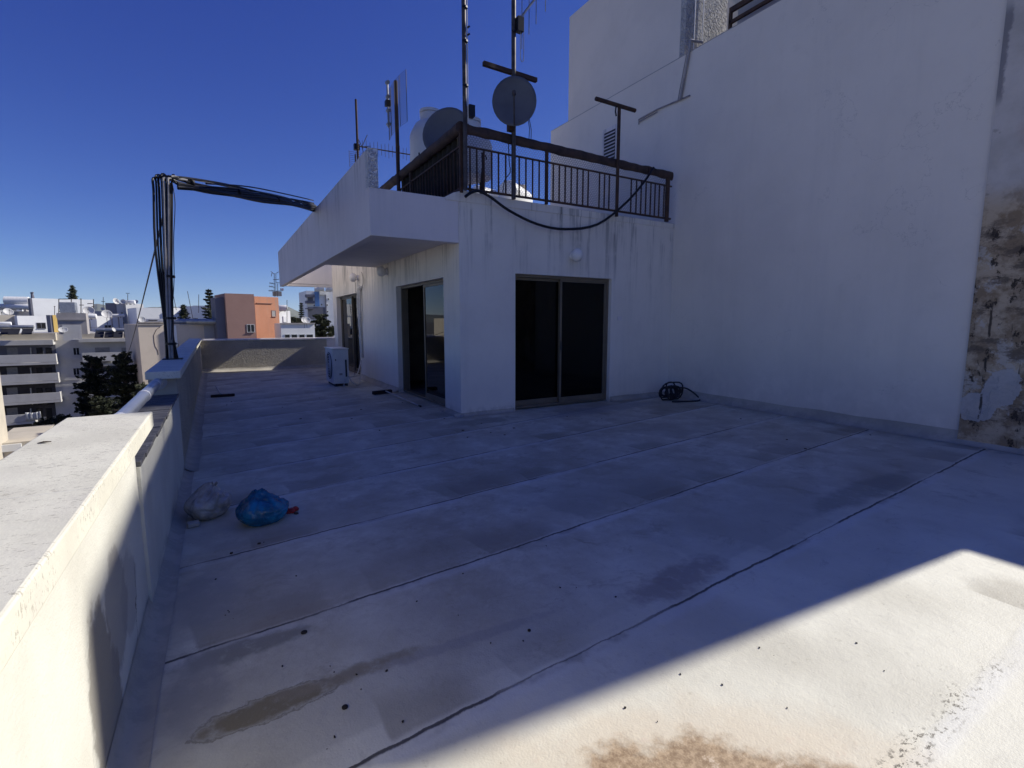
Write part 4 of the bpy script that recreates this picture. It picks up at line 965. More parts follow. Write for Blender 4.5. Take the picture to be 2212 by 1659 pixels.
# loggia shade is painted on dark sheets: recessed balcony bodies project 1.6 m
m = MB(); fbox(fr, -2, UL, Zat(747), Zat(736), .002, 1.7, m); o = m.build('roof_slab', M['capt'], ap)
m = MB(); fbox(fr, UC1 + .2, UR1 + .3, Zat(743), Zat(735), .002, 1.3, m); o = m.build('roof_slab', M['capt'], ap)
extra(fr, ap, -70, 124, 721, 735, .003, 1.1, 'cbeige', 'roof_parapet'); extra(fr, ap, 176, 300, 721, 734, .003, .9, 'cbeige', 'roof_parapet')
for i, (a, b) in enumerate(zs_b):
    ue = UL + .15 if i < 3 else UL - 3.0
    m = MB(); fbox(fr, -2, ue, Zat(b) + .35, Zat(a), 1.5, 1.65, m); fbox(fr, ue - .16, ue, Zat(b) + .35, Zat(a), .004, 1.499, m)
    bal = m.build('balcony', M['capt'], ap)
    fbox(fr, -2, ue + .02, Zat(b) - .03, Zat(b) + .30, .004, 1.68).build('slab', M['capt'], bal)
    # right wing
    m = MB(); fbox(fr, UC1 + .4, UR1 + .2, Zat(b) + .15, Zat(a), 1.05, 1.2, m); fbox(fr, UR1 + .05, UR1 + .2, Zat(b) + .15, Zat(a), .004, 1.049, m)
    if i < 5: m.build('balcony', M['capt'], ap)
    # back wall shading elements: shutters and doors
    for (x0, x1) in ((14, 42), (78, 96), (98, 116)):
        extra(fr, ap, x0, x1, a - 17, b - 4, .003, .06, 'cglass' if x0 > 50 else 'shutter', 'balcony_door')
    for (x0, x1) in ((205, 240), (262, 290)):
        extra(fr, ap, x0, x1, a - 17, b - 6, .003, .06, 'shutter' if i == 0 else 'cglass', 'balcony_door')
    extra(fr, ap, 66, 72, a - 17, b - 4, .003, .5, 'capt', 'partition')
# dark sheets that paint the shade inside the loggias
extra(fr, ap, -60, 122, 748, 767, .0025, .03, 'cdgrey', 'loggia_shade')
for i, (a, b) in enumerate(zs_b[1:5]): extra(fr, ap, 182, 298, zs_b[i][1] + 1, a - 1, .0025, .03, 'loggia', 'loggia_shade')
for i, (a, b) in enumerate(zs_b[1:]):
    extra(fr, ap, -60, 122, zs_b[i][1] + 1, a - 1, .0025, .03, 'loggia', 'loggia_shade')
# centre bay windows
for k, (a, b) in enumerate([(751, 767), (795, 810)]): window(fr, ap, 157, 173, a, b, 1, frame='cframe')
for yy in (773, 815, 857, 900): extra(fr, ap, 138, 175, yy, yy + 5, .003, .12, 'capt', 'string_course')
# stair tower above the roof
frt, tw = city('stair_tower', 'grey-pink rendered lift tower with a dark window on the large apartment block', 124, 187, 676, AD - .6, 174, 3.9, 'conc', base=rooftop - .1)
extra(frt, tw, 134, 178, 702, 735, .003, .05, 'capt', 'panel'); window(frt, tw, 154, 171, 717, 734, 1)
extra(frt, tw, 125, 187, 689, 692, .003, .15, 'conc', 'cornice')
# white cloth on balcony 4
u0, z1 = onface(fr, 60, 888); m = MB(); vs = []; fs = []
pA = [onface(fr, x, y) for x, y in ((60, 887), (93, 887), (60, 905), (93, 905))]
for i in range(13):
    for j in range(4):
        u = pA[0][0] + (pA[1][0] - pA[0][0]) * i / 12; z = pA[0][1] + (pA[2][1] - pA[0][1]) * j / 3 - .15 * sin(i / 12 * pi) * (j == 0)
        vs.append(fr['o'] + fr['r'] * u + fr['n'] * (1.75 + .08 * sin(i * 1.7)) + Vector((0, 0, z)))
for i in range(12):
    for j in range(3): a = i * 4 + j; fs.append((a, a + 1, a + 5, a + 4))
o = m.add(vs, fs).build('awning', M['awning'], None, smooth=True); o.modifiers.new('s', 'SOLIDIFY').thickness = .03; tag(o, 'white cloth screen hung on the fourth balcony of the large block', 'awning')
# ---- solar heaters (tank + collector + frame)
def heater(x, y, depth, L, mat, label, group, n=180, r=.27, coll=True, name='solar_water_heater'):
    c = at(x, y, depth); rd = az(n - 90); nd = az(n)
    e = empty(name, c, label, 'water heater', group)
    MB().lathe([(.01, 0), (r * .9, .02), (r, .08), (r, L - .08), (r * .9, L - .02), (.01, L)], c - rd * L / 2, 12, rd).build('tank', M[mat], e, smooth=True)
    if coll:
        for s in (-1, 1):
            m = MB(); m.obox(c + rd * (s * L * .27 - L * .22) + nd * .35 + Vector((0, 0, -.35)), rd * L * .44, nd * 1.1 + Vector((0, 0, -.75)), Vector((0, 0, .08)) + nd * .05); m.build('collector', M['collector'], e)
        m = MB()
        for s in (-.45, 0, .45): m.tube([c + rd * L * s + Vector((0, 0, 0)), c + rd * L * s + nd * .2 + Vector((0, 0, -1.15))], .035, 5)
        m.build('frame', M['steel'], e)
    return e
GH = 'solar heaters on the roof of the large apartment block'
for i, (x, y, L, lb) in enumerate([(4, 706, 2.0, 'silver solar heater at the left edge of the large block roof'), (48, 706, 2.6, 'silver solar heater in shade on the large block roof, left of the yellow wall'),
      (228, 713, 2.3, 'silver solar heater on the large block roof, first right of the lift tower'), (246, 713, 2.0, 'silver solar heater on the large block roof beside a small dish'), (268, 713, 2.3, 'silver solar heater below the grey tower on the large block roof'), (287, 713, 1.6, 'silver solar heater at the right end of the large block roof')]):
    heater(x, y, AD + 1.6, L, 'galv', lb, GH)
heater(7, 699, AD + 3, 1.8, 'cwhite', 'white lying tank above the leftmost silver heater', None, coll=False)
dish(at(136, 712, AD - 1), az(170) + Vector((0, 0, .7)), .72, 'white satellite dish left of the lift tower window', M['dishw'], .16, stand=rooftop, elong=.9)
dish(at(246, 712, AD), az(120) + Vector((0, 0, .4)), .42, 'small white dish in front of the silver heaters', M['dishw'], .1, stand=rooftop)
m = MB()
fbox(fr, UC1, UC1 + 6.5, rooftop + .7, rooftop + .76, -.4, -.34, m); fbox(fr, UC1, UC1 + .06, rooftop, rooftop + .7, -.4, -.34, m); fbox(fr, UC1 + 3, UC1 + 3.06, rooftop, rooftop + .7, -.4, -.34, m)
tag(m.build('roof_rail', M['steel'], None), 'thin pipe rail on the roof edge of the large block', 'railing')
# ---- buildings behind it
fr, b = city('apartment_building', 'bright white blank-walled building under the distant conifer', 75, 206, 644, 96, 158, 2.2, 'cwhite')
window(fr, b, 174, 186.5, 675.5, 683, 1)
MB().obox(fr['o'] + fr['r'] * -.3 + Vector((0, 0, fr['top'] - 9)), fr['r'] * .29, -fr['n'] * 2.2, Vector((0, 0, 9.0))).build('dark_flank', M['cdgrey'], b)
# roof frame
m = MB()
for (x, y0, y1) in ((127, 646, 684), (154, 646, 684), (175, 645, 684), (202, 646, 684)):
    p0, p1 = at(x, y1, 90), at(x, y0, 90); m.tube([p0, p1], .07, 5)
for (x0, x1, y) in ((127, 155, 646), (127, 154, 656), (127, 137, 666), (172, 181, 659), (189, 200, 656), (198, 203, 662), (127, 138, 673)):
    m.tube([at(x0, y, 90), at(x1, y, 90)], .07, 5)
tag(m.build('steel_frame', M['darkmetal'], None), 'rusty scaffold-like steel frame with aerials on the white roofs', 'frame')
c = at(147, 664, 89); e = empty('water_tank', c, 'big grey box tank raised inside the rusty steel frame', 'tank')
MB().obox(c + Vector((-1.1, -.5, -1.0)), (2.2, 0, 0), (0, 1.6, 0), (0, 0, 1.9)).build('barrel', M['galv'], e, bevel=.1); MB().obox(c + Vector((-1.0, -.4, -4)), (2.0, 0, 0), (0, 1.4, 0), (0, 0, 2.9)).build('stand', M['rail'], e)
dish(at(191, 671, 86), az(175) + Vector((0, 0, .5)), 1.1, 'grey mesh dish beside the rusty steel frame', M['dishw'], .3, stand=-1.5)
for i, (x, y, L) in enumerate([(151, 683, 3.2), (172, 683, 3.8), (184, 683.5, 3.0)]):
    htank(at(x, y, 80) - az(90) * L / 2, az(95), .42, L, ['white lying tank left of centre under the steel frame', 'white lying tank in the middle under the steel frame', 'white lying tank at the right under the steel frame'][i], group='white tanks under the steel frame')
fr, b = city('apartment_building', 'white wall wedge with a shaded recess left of the yellow wall', 38, 116, 682, 84, 158, 12, 'cwhite')
window(fr, b, 78, 100, 697, 710, 1, frame='cdgrey')
fr, b = city('apartment_building', 'narrow mustard-yellow house wall behind the grey lift tower', 115, 128, 680.5, 80, 150, 1.8, 'cyel')
MB().obox(fr['o'] - fr['r'] * .3 - fr['n'] * 1.6 + Vector((0, 0, -8)), fr['r'] * .29, fr['n'] * 1.5, Vector((0, 0, 8 + fr['top'] - .0))).build('side_wing', M['cdgrey'], b)
fr, b = city('apartment_building', 'cream block with a deep dark recess at the far left', -60, 34, 680, 82, 164, 10, 'cbeige')
extra(fr, b, -60, 32, 698.5, 722, .003, .2, 'cdgrey', 'recess'); extra(fr, b, 34, 40, 680, 722, -.5, -.2, 'cdgrey', 'flank')  # recess shade is painted as a dark sheet on the wall face
extra(fr, b, 18, 28, 701, 716, .21, .3, 'cglass', 'window')
# rooftop jumble at far left
fr, b = city('apartment_building', 'low grey-roofed building with a clutter of tanks at the far left skyline', -80, 74, 672, 118, 178, 16, 'conc')
extra(fr, b, 24, 52, 653, 672, -6, -2, 'conc', 'stair_head'); extra(fr, b, 20, 54, 653, 656, -7, -1.5, 'cdgrey', 'slab')
for i, (x, y, L, r) in enumerate([(37, 650, 4.2, .95), (16, 662, 4.6, .6), (45, 663, 4.8, .6), (61, 663, 4.4, .6), (-6, 662, 4.2, .6)]):
    htank(at(x, y, 112) - az(90) * L / 2, az(92 + i), r, L, ['big white tank highest on the far-left roof', 'white tank above the two leaning dishes at the far left', 'white tank in the middle of the far-left roof', 'white tank next to the dark chimney pole', 'white tank at the left edge of the skyline'][i], group='white tanks on the far-left roofs')
extra(fr, b, 38, 51, 667, 672.5, .1, 1, 'cwhite', 'roof_unit')
dish(at(18, 673, 104), az(150) + Vector((0, 0, .7)), 1.1, 'white dish tilted up on the far-left roof', M['dishw'], .3, stand=-1)
dish(at(4, 679, 104), az(165) + Vector((0, 0, .6)), 1.3, 'larger white dish cut by the left edge of the picture', M['dishw'], .3, stand=-1)
e = empty('chimney', at(70, 680, 99), 'slim dark chimney pipe with a cap at the left of the white wall', 'chimney')
MB().tube([at(74, 690, 99), at(72, 650, 99), at(69, 634, 99)], [.5, .35, .2], 8).build('flue', M['cdgrey'], e); MB().tube([at(66.5, 633, 99), at(72, 632, 99)], .16, 8).build('cap', M['cdgrey'], e)
# white house right of the flank
fr, b = city('apartment_building', 'white building with one wide window and downpipes, right of the lift tower', 209, 266, 682.5, 88, 150, 10, 'cwhite')
window(fr, b, 225, 241, 702, 710.5, 1); 
for x in (241.5, 256): extra(fr, b, x, x + .8, 684, 712, .003, .15, 'conc', 'downpipe')
dish(at(230.5, 678, 88), az(165) + Vector((0, 0, .5)), 1.05, 'white dish on the white building with the wide window', M['dishw'], .25, stand=1.0)
dish(at(222, 667, 92), az(165) + Vector((0, 0, .4)), .4, 'tiny white dish on a tall stalk above the white building', M['dishw'], .12, stand=.5)
htank(at(233, 681.5, 90), az(95), .28, 2.4, 'thin white lying tank on the white building right of its dish')
fr, b = city('apartment_building', 'pale grey flat-roofed house under the left hill', 204, 232, 672, 108, 185, 8, 'cgrey')
fr, b = city('apartment_building', 'dark grey flat-roofed house joined to the grey tower', 231, 262, 672, 100, 195, 8, 'cdgrey')
# grey tower
fr, b = city('apartment_tower', 'slim grey tower with two small windows and dishes on top', 255, 275, 654.5, 92, 200, 6, 'cgrey')
frg, b2 = fr, b
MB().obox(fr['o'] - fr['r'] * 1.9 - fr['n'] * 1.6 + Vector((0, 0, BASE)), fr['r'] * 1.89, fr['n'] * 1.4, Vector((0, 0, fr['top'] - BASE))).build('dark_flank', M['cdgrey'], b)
window(fr, b, 260, 267, 673, 683, 1); window(fr, b, 262.5, 270, 695, 704, 1)
fr2, b3 = city('apartment_tower', 'white-flanked rear part of the grey tower', 276, 299, 655, 100, 150, 8, 'cwhite')
extra(fr2, b3, 284, 299, 659, 720, .003, .2, 'cgrey', 'shade_panel')
GT = 'dishes and tanks on the grey tower'
dish(at(251, 650.5, 91), az(140) + Vector((0, 0, .3)), .75, 'leftmost dish on the slim grey tower', M['dishw'], .2, stand=3.6)
dish(at(265.5, 651.5, 91), az(190) + Vector((0, 0, .3)), .6, 'second dish from the left on the slim grey tower', M['dishw'], .15, stand=3.6)
dish(at(294, 651.5, 98), az(190) + Vector((0, 0, .3)), .5, 'round dish at the right end of the grey tower roof', M['dishw'], .12, stand=3.6)
for i, x in enumerate((270, 279)): htank(at(x, 652.5, 92), az(100), .36, .95, ['short white tank left on the grey tower', 'short white tank right on the grey tower'][i])
# thin aerials
def aerial(x, y0, y1, d, label, bars=(), x1=None):
    m = MB(); m.tube([at(x, y0, d), at(x if x1 is None else x1, y1, d)], .05 * d / 90, 5)
    for (y, w) in bars: m.tube([at(x - w, y, d), at(x + w, y, d)], .05 * d / 90, 5)
    tag(m.build('antenna_mast', M['darkmetal'], None), label, 'antenna')
aerial(223, 665, 642, 110, 'thin mast with one crossbar left of the grey tower', [(651, 4)])
aerial(276, 652, 635, 92, 'thin mast with a crossbar on the grey tower', [(633.5, 4)])
aerial(118, 682, 661, 95, 'thin pole against the bright white wall', [(662, 1.5)])
aerial(406, 690, 630, 60, 'leaning bare pole left of the tall conifer', (), 405)
bpy.data.objects.remove([o for o in bpy.data.objects if o.get('label', '').startswith('leaning bare pole left')][0])
aerial(418, 695, 629, 62, 'slightly leaning bare pole between the two conifers', (), 405 + 0)
aerial(429, 676, 636, 70, 'upright bare pole just left of the tall conifer', (), 429.5)
aerial(620, 716, 648, 70, 'thin vertical pole in front of the small white house at right')
aerial(381, 670, 640, 80, 'thin leaning aerial right behind the cable post', (), 375)
# ---- tan building with crack
fr, tn = city('apartment_building', 'tan building with a crack in its wall behind the cable post', 297, 352, 700.5, 52, 166, 10, 'ctan')
frT = fr
m = MB(); pts = [onface(fr, x, y) for x, y in [(346, 706), (338, 712), (332, 724), (333, 738), (335, 748), (340, 756), (342, 766)]]
m.tube([fr['o'] + fr['r'] * u + fr['n'] * .01 + Vector((0, 0, z)) for u, z in pts], .022, 4); m.build('crack', M['rail'], tn)
extra(fr, tn, 296, 353, 700, 701.5, .003, .12, 'conc', 'roof_edge')
fr, b = city('apartment_building', 'long low tan-grey roof storey between the cable post and the orange house', 352, 487, 701, 54, 168, 9, 'ctan')
extra(fr, b, 355, 384, 703, 748, .003, .05, 'cwhite', 'pale_panel'); extra(fr, b, 388, 489, 700, 702, .003, .12, 'conc', 'roof_edge')
extra(fr, b, 440, 485, 703, 748, .003, .04, 'cgrey', 'grey_panel')
m = MB()
for (x0, x1, y) in ((355, 384, 742),): 
    u0, z0 = onface(fr, x0, y); u1, _ = onface(fr, x1, y); fbox(fr, u0, u1, z0 - .05, z0, .3, .36, m)
for x in (362, 373, 384):
    u0, z0 = onface(fr, x, 742); fbox(fr, u0 - .03, u0, z0 - 1.2, z0, .3, .36, m)
m.build('balcony_rail', M['rail'], b)
GH2 = 'solar heaters on the low tan roof'
for i, (x, L, lb) in enumerate([(328, 2.6, 'grey solar heater left of the cable post on the tan roof'), (379, 1.0, 'grey solar heater just right of the cable post'), (405, 2.4, 'wide grey solar heater on the tan roof below the small conifer'), (428, 2.2, 'grey solar heater on the tan roof between the conifers'), (450, 1.8, 'grey solar heater nearest the orange house')]):
    heater(x, 694.5, 56, L, 'galv', lb, GH2, r=.30, coll=False)
m = MB(); m.tube([at(321, 692, 55.5), at(340, 692, 55.5)], .05, 5); tag(m.build('roof_bar', M['black'], None), 'black bar along the top of the heater left of the cable post', 'bar')
dish(at(306.5, 690, 52.5), az(168) + Vector((0, 0, .45)), .46, 'white satellite dish on the corner of the tan cracked building', M['dishw'], .1, stand=frT['top'])
# ---- orange house
fr, og = city('apartment_building', 'terracotta and orange house with a boxy roof tower', 490, 552, 633.5, 56, 170, 6, 'cbrown')
frO = fr
window(fr, og, 532.5, 551 - .5, 700.5, 718, 1)
sc = fr['w']
# left flank with pipes, shade of this side put into its dark grey
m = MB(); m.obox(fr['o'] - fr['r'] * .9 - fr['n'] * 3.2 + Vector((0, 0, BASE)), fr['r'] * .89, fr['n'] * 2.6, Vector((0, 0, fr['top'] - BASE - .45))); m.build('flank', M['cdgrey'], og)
fo, og2 = city('apartment_building', 'bright orange wall right of the terracotta roof tower, small shuttered window', 552.5, 604, 640, 60.5, 150, 5, 'corange')
window(fo, og2, 586, 596.5, 670, 684.5, 0, frame='cbrown', glass='shutter')
extra(fo, og2, 553, 588, 654, 656, .003, .15, 'cbrown', 'ledge')
# rooftop aerial cluster
e = empty('antenna_mast', at(593, 640, 57), 'cluster of tangled aerials on the orange house', 'antenna')
m = MB(); 
for (x, y0, y1) in ((592.5, 641, 590), (596, 641, 590), (600, 641, 612)): m.tube([at(x, y0, 57), at(x, y1, 57)], .035, 5)
for (x0, x1, ya, yb) in ((582, 594, 611, 613.5), (597, 608, 610, 612), (581, 594, 618, 621), (580, 594, 628, 628), (585, 592, 586, 592), (590, 596, 604, 604), (596, 603, 604, 603), (595, 612, 629, 628), (597, 610, 590, 583), (586, 588, 597, 588)):
    m.tube([at(x0, ya, 57), at(x1, yb, 57)], .03, 4)
for x in (583, 586, 589): 
    for y in (612, 619, 628): m.tube([at(x, y - 2, 57), at(x, y + 2, 57)], .02, 4)
m.build('rods', M['darkmetal'], e)
MB().obox(at(590, 639, 57), (.9, 0, 0), (0, .6, 0), (0, 0, .5)).build('base_box', M['conc'], e); m = MB()
for x in (606, 610): m.obox(at(x, 627, 57), (.12, 0, 0), (0, .1, 0), (0, 0, .22))
m.build('red_element', M['red'], e)
# ---- low white house right, two dishes
fr, b = city('apartment_building', 'low whitish wall with strip windows below the pair of dishes', 606, 679, 698.5, 58, 172, 3, 'cwhite')
for (x0, x1) in ((614, 627), (628.5, 643), (645, 659), (661, 677)): window(fr, b, x0, x1, 722, 732, 0)
extra(fr, b, 605, 680, 697.5, 700, .003, .15, 'conc', 'roof_edge')
GD = 'pair of dishes on the low white house'
dish(at(658, 691, 58.5), az(172) + Vector((0, 0, .35)), .52, 'left dish of the overlapping pair on the low white house', M['dishw'], .1, stand=frT['top'] - .5, group=GD)
dish(at(663.5, 691.5, 58), az(172) + Vector((0, 0, .35)), .52, 'right dish of the overlapping pair on the low white house', M['dishw'], .1, stand=frT['top'] - .5, group=GD)
fr, b = city('apartment_building', 'small sunlit white house with stair, right of the orange house', 600, 628, 671, 74, 150, 6, 'cwhite')
extra(fr, b, 611, 619, 683, 696, .003, .1, 'cwhite', 'panel'); 
htank(at(602, 664, 74), az(95), .35, 1.2, 'white tank at the edge of the orange house, upper one'); htank(at(602.5, 668, 74), az(95), .3, 1.0, 'white tank at the edge of the orange house, lower one')
# ---- mid white buildings between
fr, b = city('apartment_building', 'long pale grey wall behind the dish and small conifers, left of the cable post', 297, 352, 664.5, 85, 166, 10, 'cwhite')
fr, b = city('apartment_building', 'white wall behind the small conifer right of the cable post', 372, 419, 665, 88, 150, 10, 'cwhite')
fr, b = city('apartment_building', 'grey flat block partly hidden by the tall conifer', 419, 447, 660, 90, 184, 10, 'cgrey')
fr, b = city('apartment_building', 'sunlit white gable right of the tall conifer', 456, 489, 660, 86, 150, 10, 'cwhite')
window(fr, b, 480.5, 485, 674, 680, 0)
htank(at(452, 654.5, 84), az(95), .5, 1.9, 'white tank pair left, beside the tall conifer'); htank(at(470, 653.5, 84), az(95), .6, 2.4, 'white tank on the gabled white building next to the orange house')
# ---- white tower at right
TD = 190
fr, b = city('apartment_tower', 'tall white tower with dark balconies and blue glazing seen under the canopy', 665, 730, 628, TD, 178, 16, 'cwhite')
extra(fr, b, 679, 690, 630, 662, .003, .3, 'cblue', 'glazing_strip'); extra(fr, b, 688.5, 703, 628, 637, .004, 1.2, 'cwhite', 'roof_box')
for (y0, y1) in ((636.5, 643), (650, 656), (666, 668)):
    extra(fr, b, 658.5, 676, y0, y1, .004, 3.5, 'cdgrey', 'balcony')
extra(fr, b, 665, 676, 643, 650, .003, .3, 'cdgrey', 'loggia'); extra(fr, b, 665, 703, 663, 690, .003, .2, 'cdgrey', 'dark_storey')
for (x, y) in ((708, 644), (705, 657), (706, 671), (677, 658), (693, 656)): window(fr, b, x, x + 3.5, y, y + 4, 0, frame='cwhite', pr=.15)
extra(fr, b, 703.5, 704.3, 631, 695, .003, .3, 'cdgrey', 'downpipe')
for i, (x, y) in enumerate(((679, 624.5), (689, 623.5), (703, 625), (711, 624.5))):
    htank(at(x, y, TD), az(100), .9, 1.9, ['leftmost white tank on the tall white tower', 'second white tank on the tall white tower', 'third white tank on the tall white tower', 'rightmost white tank on the tall white tower'][i])
# beige house west (seen reflected in the near side door)
bz = empty('apartment_building', (-20, 48, BASE), 'beige house west of the terrace, mirrored in the nearer side door', 'building')
MB().box(-32, -16.2, 46, 58, BASE, 1.9).build('wall', M['cbeige'], bz); MB().box(-32, -16.2, 45.5, 58.5, -1.0, -.7).build('string_course', M['conc'], bz)
for x in (-30, -26.4, -22.6, -19):
    for z in (-.4, -3.6):
        w = MB().box(x, x + 1.5, 45.9, 45.999, z, z + 1.4).build('window', M['cframe'], bz); MB().box(x + .1, x + 1.4, 45.86, 45.899, z + .1, z + 1.3).build('pane', M['cglass'], w)
dish((-21.5, 47, 2.7), (.4, -1, .5), .8, 'white dish on the beige house mirrored in the side door', M['dishw'], .15, stand=1.9)
# near-left lower roof (corner of picture)
fr, b = city('apartment_building', 'low beige roof edge at the bottom left behind the coping', -60, 48, 961, 40, 176, 8, 'cbeige')
extra(fr, b, -60, 48, 968, 972, .003, .15, 'cwhite', 'cornice')
# filler town rows far away so that the skyline is never empty ground
random.seed(21)
for i in range(46):
    d = random.uniform(130, 420); x = random.uniform(-80, 760); yt = 695 - random.uniform(2, 16) + 400 / d
    w = random.uniform(14, 34) * 130 / d * 1.6
    city('apartment_building', 'distant pale flat-roofed building in the hazy town behind', x, x + w, yt, d, random.choice((150, 158, 184, 190)), random.uniform(8, 14), random.choice(('cwhite', 'capt', 'cwhite', 'cgrey', 'cbeige')), group='distant flat-roofed buildings on the skyline')
# plain blocks farther round to the west, outside the picture's left edge
rb = random.Random(4)
for i in range(22):
    a_ = rb.uniform(-95, -27); d_ = rb.uniform(55, 210); c_ = az(a_) * d_; w_ = rb.uniform(12, 22); t_ = rb.uniform(-3, 3) - 30 / d_
    if -40 < c_.x < -8 and 38 < c_.y < 64: continue
    e = empty('apartment_building', (c_.x, c_.y, BASE), 'plain flat-roofed block west of the terrace beyond the street', 'building', 'plain blocks west of the terrace')
    MB().box(c_.x - w_ / 2, c_.x + w_ / 2, c_.y - 6, c_.y + 6, BASE, t_).build('wall', M[rb.choice(('cwhite', 'capt', 'cbeige', 'ctan'))], e)
    for k in range(5): MB().box(c_.x + w_ / 2 + .001, c_.x + w_ / 2 + 1.2, c_.y - 4.5, c_.y + 4.5, t_ - 1.9 - 3 * k, t_ - .9 - 3 * k).build('balcony', M['capt'], e)
    for k in range(5): MB().box(c_.x - w_ / 3, c_.x + w_ / 3, c_.y - 6.05, c_.y - 6.001, t_ - 2.3 - 3 * k, t_ - 1.1 - 3 * k).build('window_band', M['cglass'], e)
# ================================================================== TREES
def leafcloud(mb, c, r, n, size, rnd, up=.3, squash=1):
    for _ in range(n):
        d = Vector((rnd.gauss(0, 1), rnd.gauss(0, 1), rnd.gauss(0, 1) * squash)).normalized() * r * rnd.random() ** .45
        p = c + d; s = size * rnd.uniform(.6, 1.3)
        a = Vector((rnd.gauss(0, 1), rnd.gauss(0, 1), rnd.gauss(0, .6))).normalized(); b = a.cross(Vector((rnd.gauss(0, 1), rnd.gauss(0, 1), rnd.gauss(0, 1)))).normalized()
        i = len(mb.v); mb.v += [tuple(p - a * s), tuple(p + b * s * .35), tuple(p + a * s), tuple(p - b * s * .35)]; mb.f.append((i, i + 1, i + 2, i + 3))
def conifer(x, ytop, ybase_px, wpx, depth, label, seed, mat='fol', gap=.25, n=2600, leafs=1.0):
    rnd = random.Random(seed); top = at(x, ytop, depth); foot = Vector((top.x, top.y, BASE)); e = empty('conifer_tree', foot, label, 'tree')
    m_per_px = depth / FX; H = top.z - foot.z; wid = wpx * m_per_px
    crown0 = at(x, ybase_px, depth).z - 2
    MB().tube([foot, Vector((top.x, top.y, (foot.z + top.z) / 2)), top], [.35, .2, .03], 7).build('trunk', M['bark'], e)
    mb = MB(); Hc = top.z - crown0; levels = int(14 * max(1, Hc / 9)); 
    for i in range(levels):
        t = (i + .5) / levels; z = top.z - Hc * t; L = wid * .55 * (t ** .75) * rnd.uniform(.75, 1.15) + .12
        nb = 5 + int(4 * t)
        for k in range(nb):
            if rnd.random() < gap * .6: continue
            q = 2 * pi * (k + rnd.random() * .7) / nb; Lk = L * rnd.uniform(.65, 1.15); steps = max(3, int(Lk / .35))
            for s_ in range(steps):
                f = (s_ + 1) / steps; p = Vector((top.x + cos(q) * Lk * f, top.y + sin(q) * Lk * f, z + .22 * Lk * f * f - .08 * Lk * f))
                leafcloud(mb, p, .16 + .16 * Lk * (1 - f * .6) * .6, max(4, int(n / (levels * nb * steps))), .17 * leafs, rnd, squash=.5)
    mb.build('crown', M[mat], e, recalc=False); return e
conifer(155, 617, 645, 24, 120, 'dark conifer rising behind the bright white roof at left', 1, n=2500, leafs=1.6)
conifer(451, 625, 690, 34, 78, 'tall dark conifer left of the orange house', 2, n=5200, leafs=1.3)
conifer(396, 659, 692, 24, 76, 'small dark conifer right of the cable post', 3, n=3000, leafs=1.2)
conifer(327, 694, 704, 9, 60, 'small conifer tip right of the corner dish', 4, n=600); conifer(318, 690, 704, 6, 62, 'thin conifer tip touching the corner dish', 5, n=500)
conifer(650.5, 654, 700, 17, 110, 'slender dark conifer left of the tall white tower', 6, n=2400, leafs=1.3)
conifer(422, 688, 698, 7, 64, 'tiny conifer tip among the heaters of the tan roof', 8, n=400)
def pine(x, ytop, ybot, wpx, depth, label, seed, mat='fol2', clumps=38, lobes=None, name='pine_tree', leaf=.2, per=230):
    rnd = random.Random(seed); top = at(x, ytop, depth); foot = Vector((top.x, top.y, BASE)); e = empty(name, foot, label, 'tree')
    mpp = depth / FX; zb = at(x, ybot, depth).z; W = wpx * mpp / 2
    tr = MB(); mb = MB(); tr.tube([foot, foot.lerp(top, .5) + Vector((.3, 0, 0)), top + Vector((0, 0, -.6))], [.4, .26, .06], 7)
    for i in range(clumps):
        t = rnd.random() ** .8; z = top.z - .4 - (top.z - zb) * t; R_ = W * (.25 + .85 * t ** .7) * (1 if t < .85 else .8)
        q = rnd.uniform(0, 2 * pi); rr = R_ * rnd.uniform(.1, 1); c = Vector((top.x + cos(q) * rr, top.y + sin(q) * rr, z))
        s = rnd.uniform(.3, .95) * max(.6, W * .24)
        leafcloud(mb, c, s, int(per * .75), leaf * .75, rnd, squash=.45)
        for _ in range(5):
            tip = c + Vector((cos(q + rnd.gauss(0, .6)), sin(q + rnd.gauss(0, .6)), rnd.uniform(-.1, .5))) * s * rnd.uniform(.9, 1.7); leafcloud(mb, tip, s * .3, int(per * .12), leaf * .7, rnd, squash=.6)
        tr.tube([Vector((top.x, top.y, z - s * .8)), c.lerp(Vector((top.x, top.y, z)), .4) + Vector((0, 0, -.1)), c], [.08, .05, .02], 5)
    tr.build('trunk', M['bark'], e); mb.build('crown', M[mat], e, recalc=False)
pine(194, 762, 905, 62, 56, 'large dark pine before the left part of the big block', 11, clumps=120, leaf=.2)
pine(262, 757, 905, 62, 54, 'large dark pine before the right part of the big block, beneath the service line', 12, clumps=120, leaf=.2)
pine(310, 822, 930, 46, 48, 'sunlit grey-green pine below the pipe rail', 13, 'fol3', 50, leaf=.15)
pine(228, 850, 940, 60, 46, 'low bushy pine between the two large dark pines', 14, 'fol2', 50, leaf=.17)
pine(130, 892, 960, 110, 50, 'broad dark tree below the white cloth screen', 15, 'fol2', 80, leaf=.2, name='broadleaf_tree')
pine(346, 800, 880, 26, 50, 'slim tree squeezed behind the pier and pipe rail', 16, 'fol3', 26, leaf=.14)
pine(695, 676, 745, 62, 90, 'dark leafy tree before the tall white tower', 17, 'fol', 90, leaf=.3, name='broadleaf_tree', per=300)
pine(636, 684, 700, 34, 95, 'olive-green tree behind the pair of dishes', 18, 'fol3', 40, leaf=.3, name='broadleaf_tree')
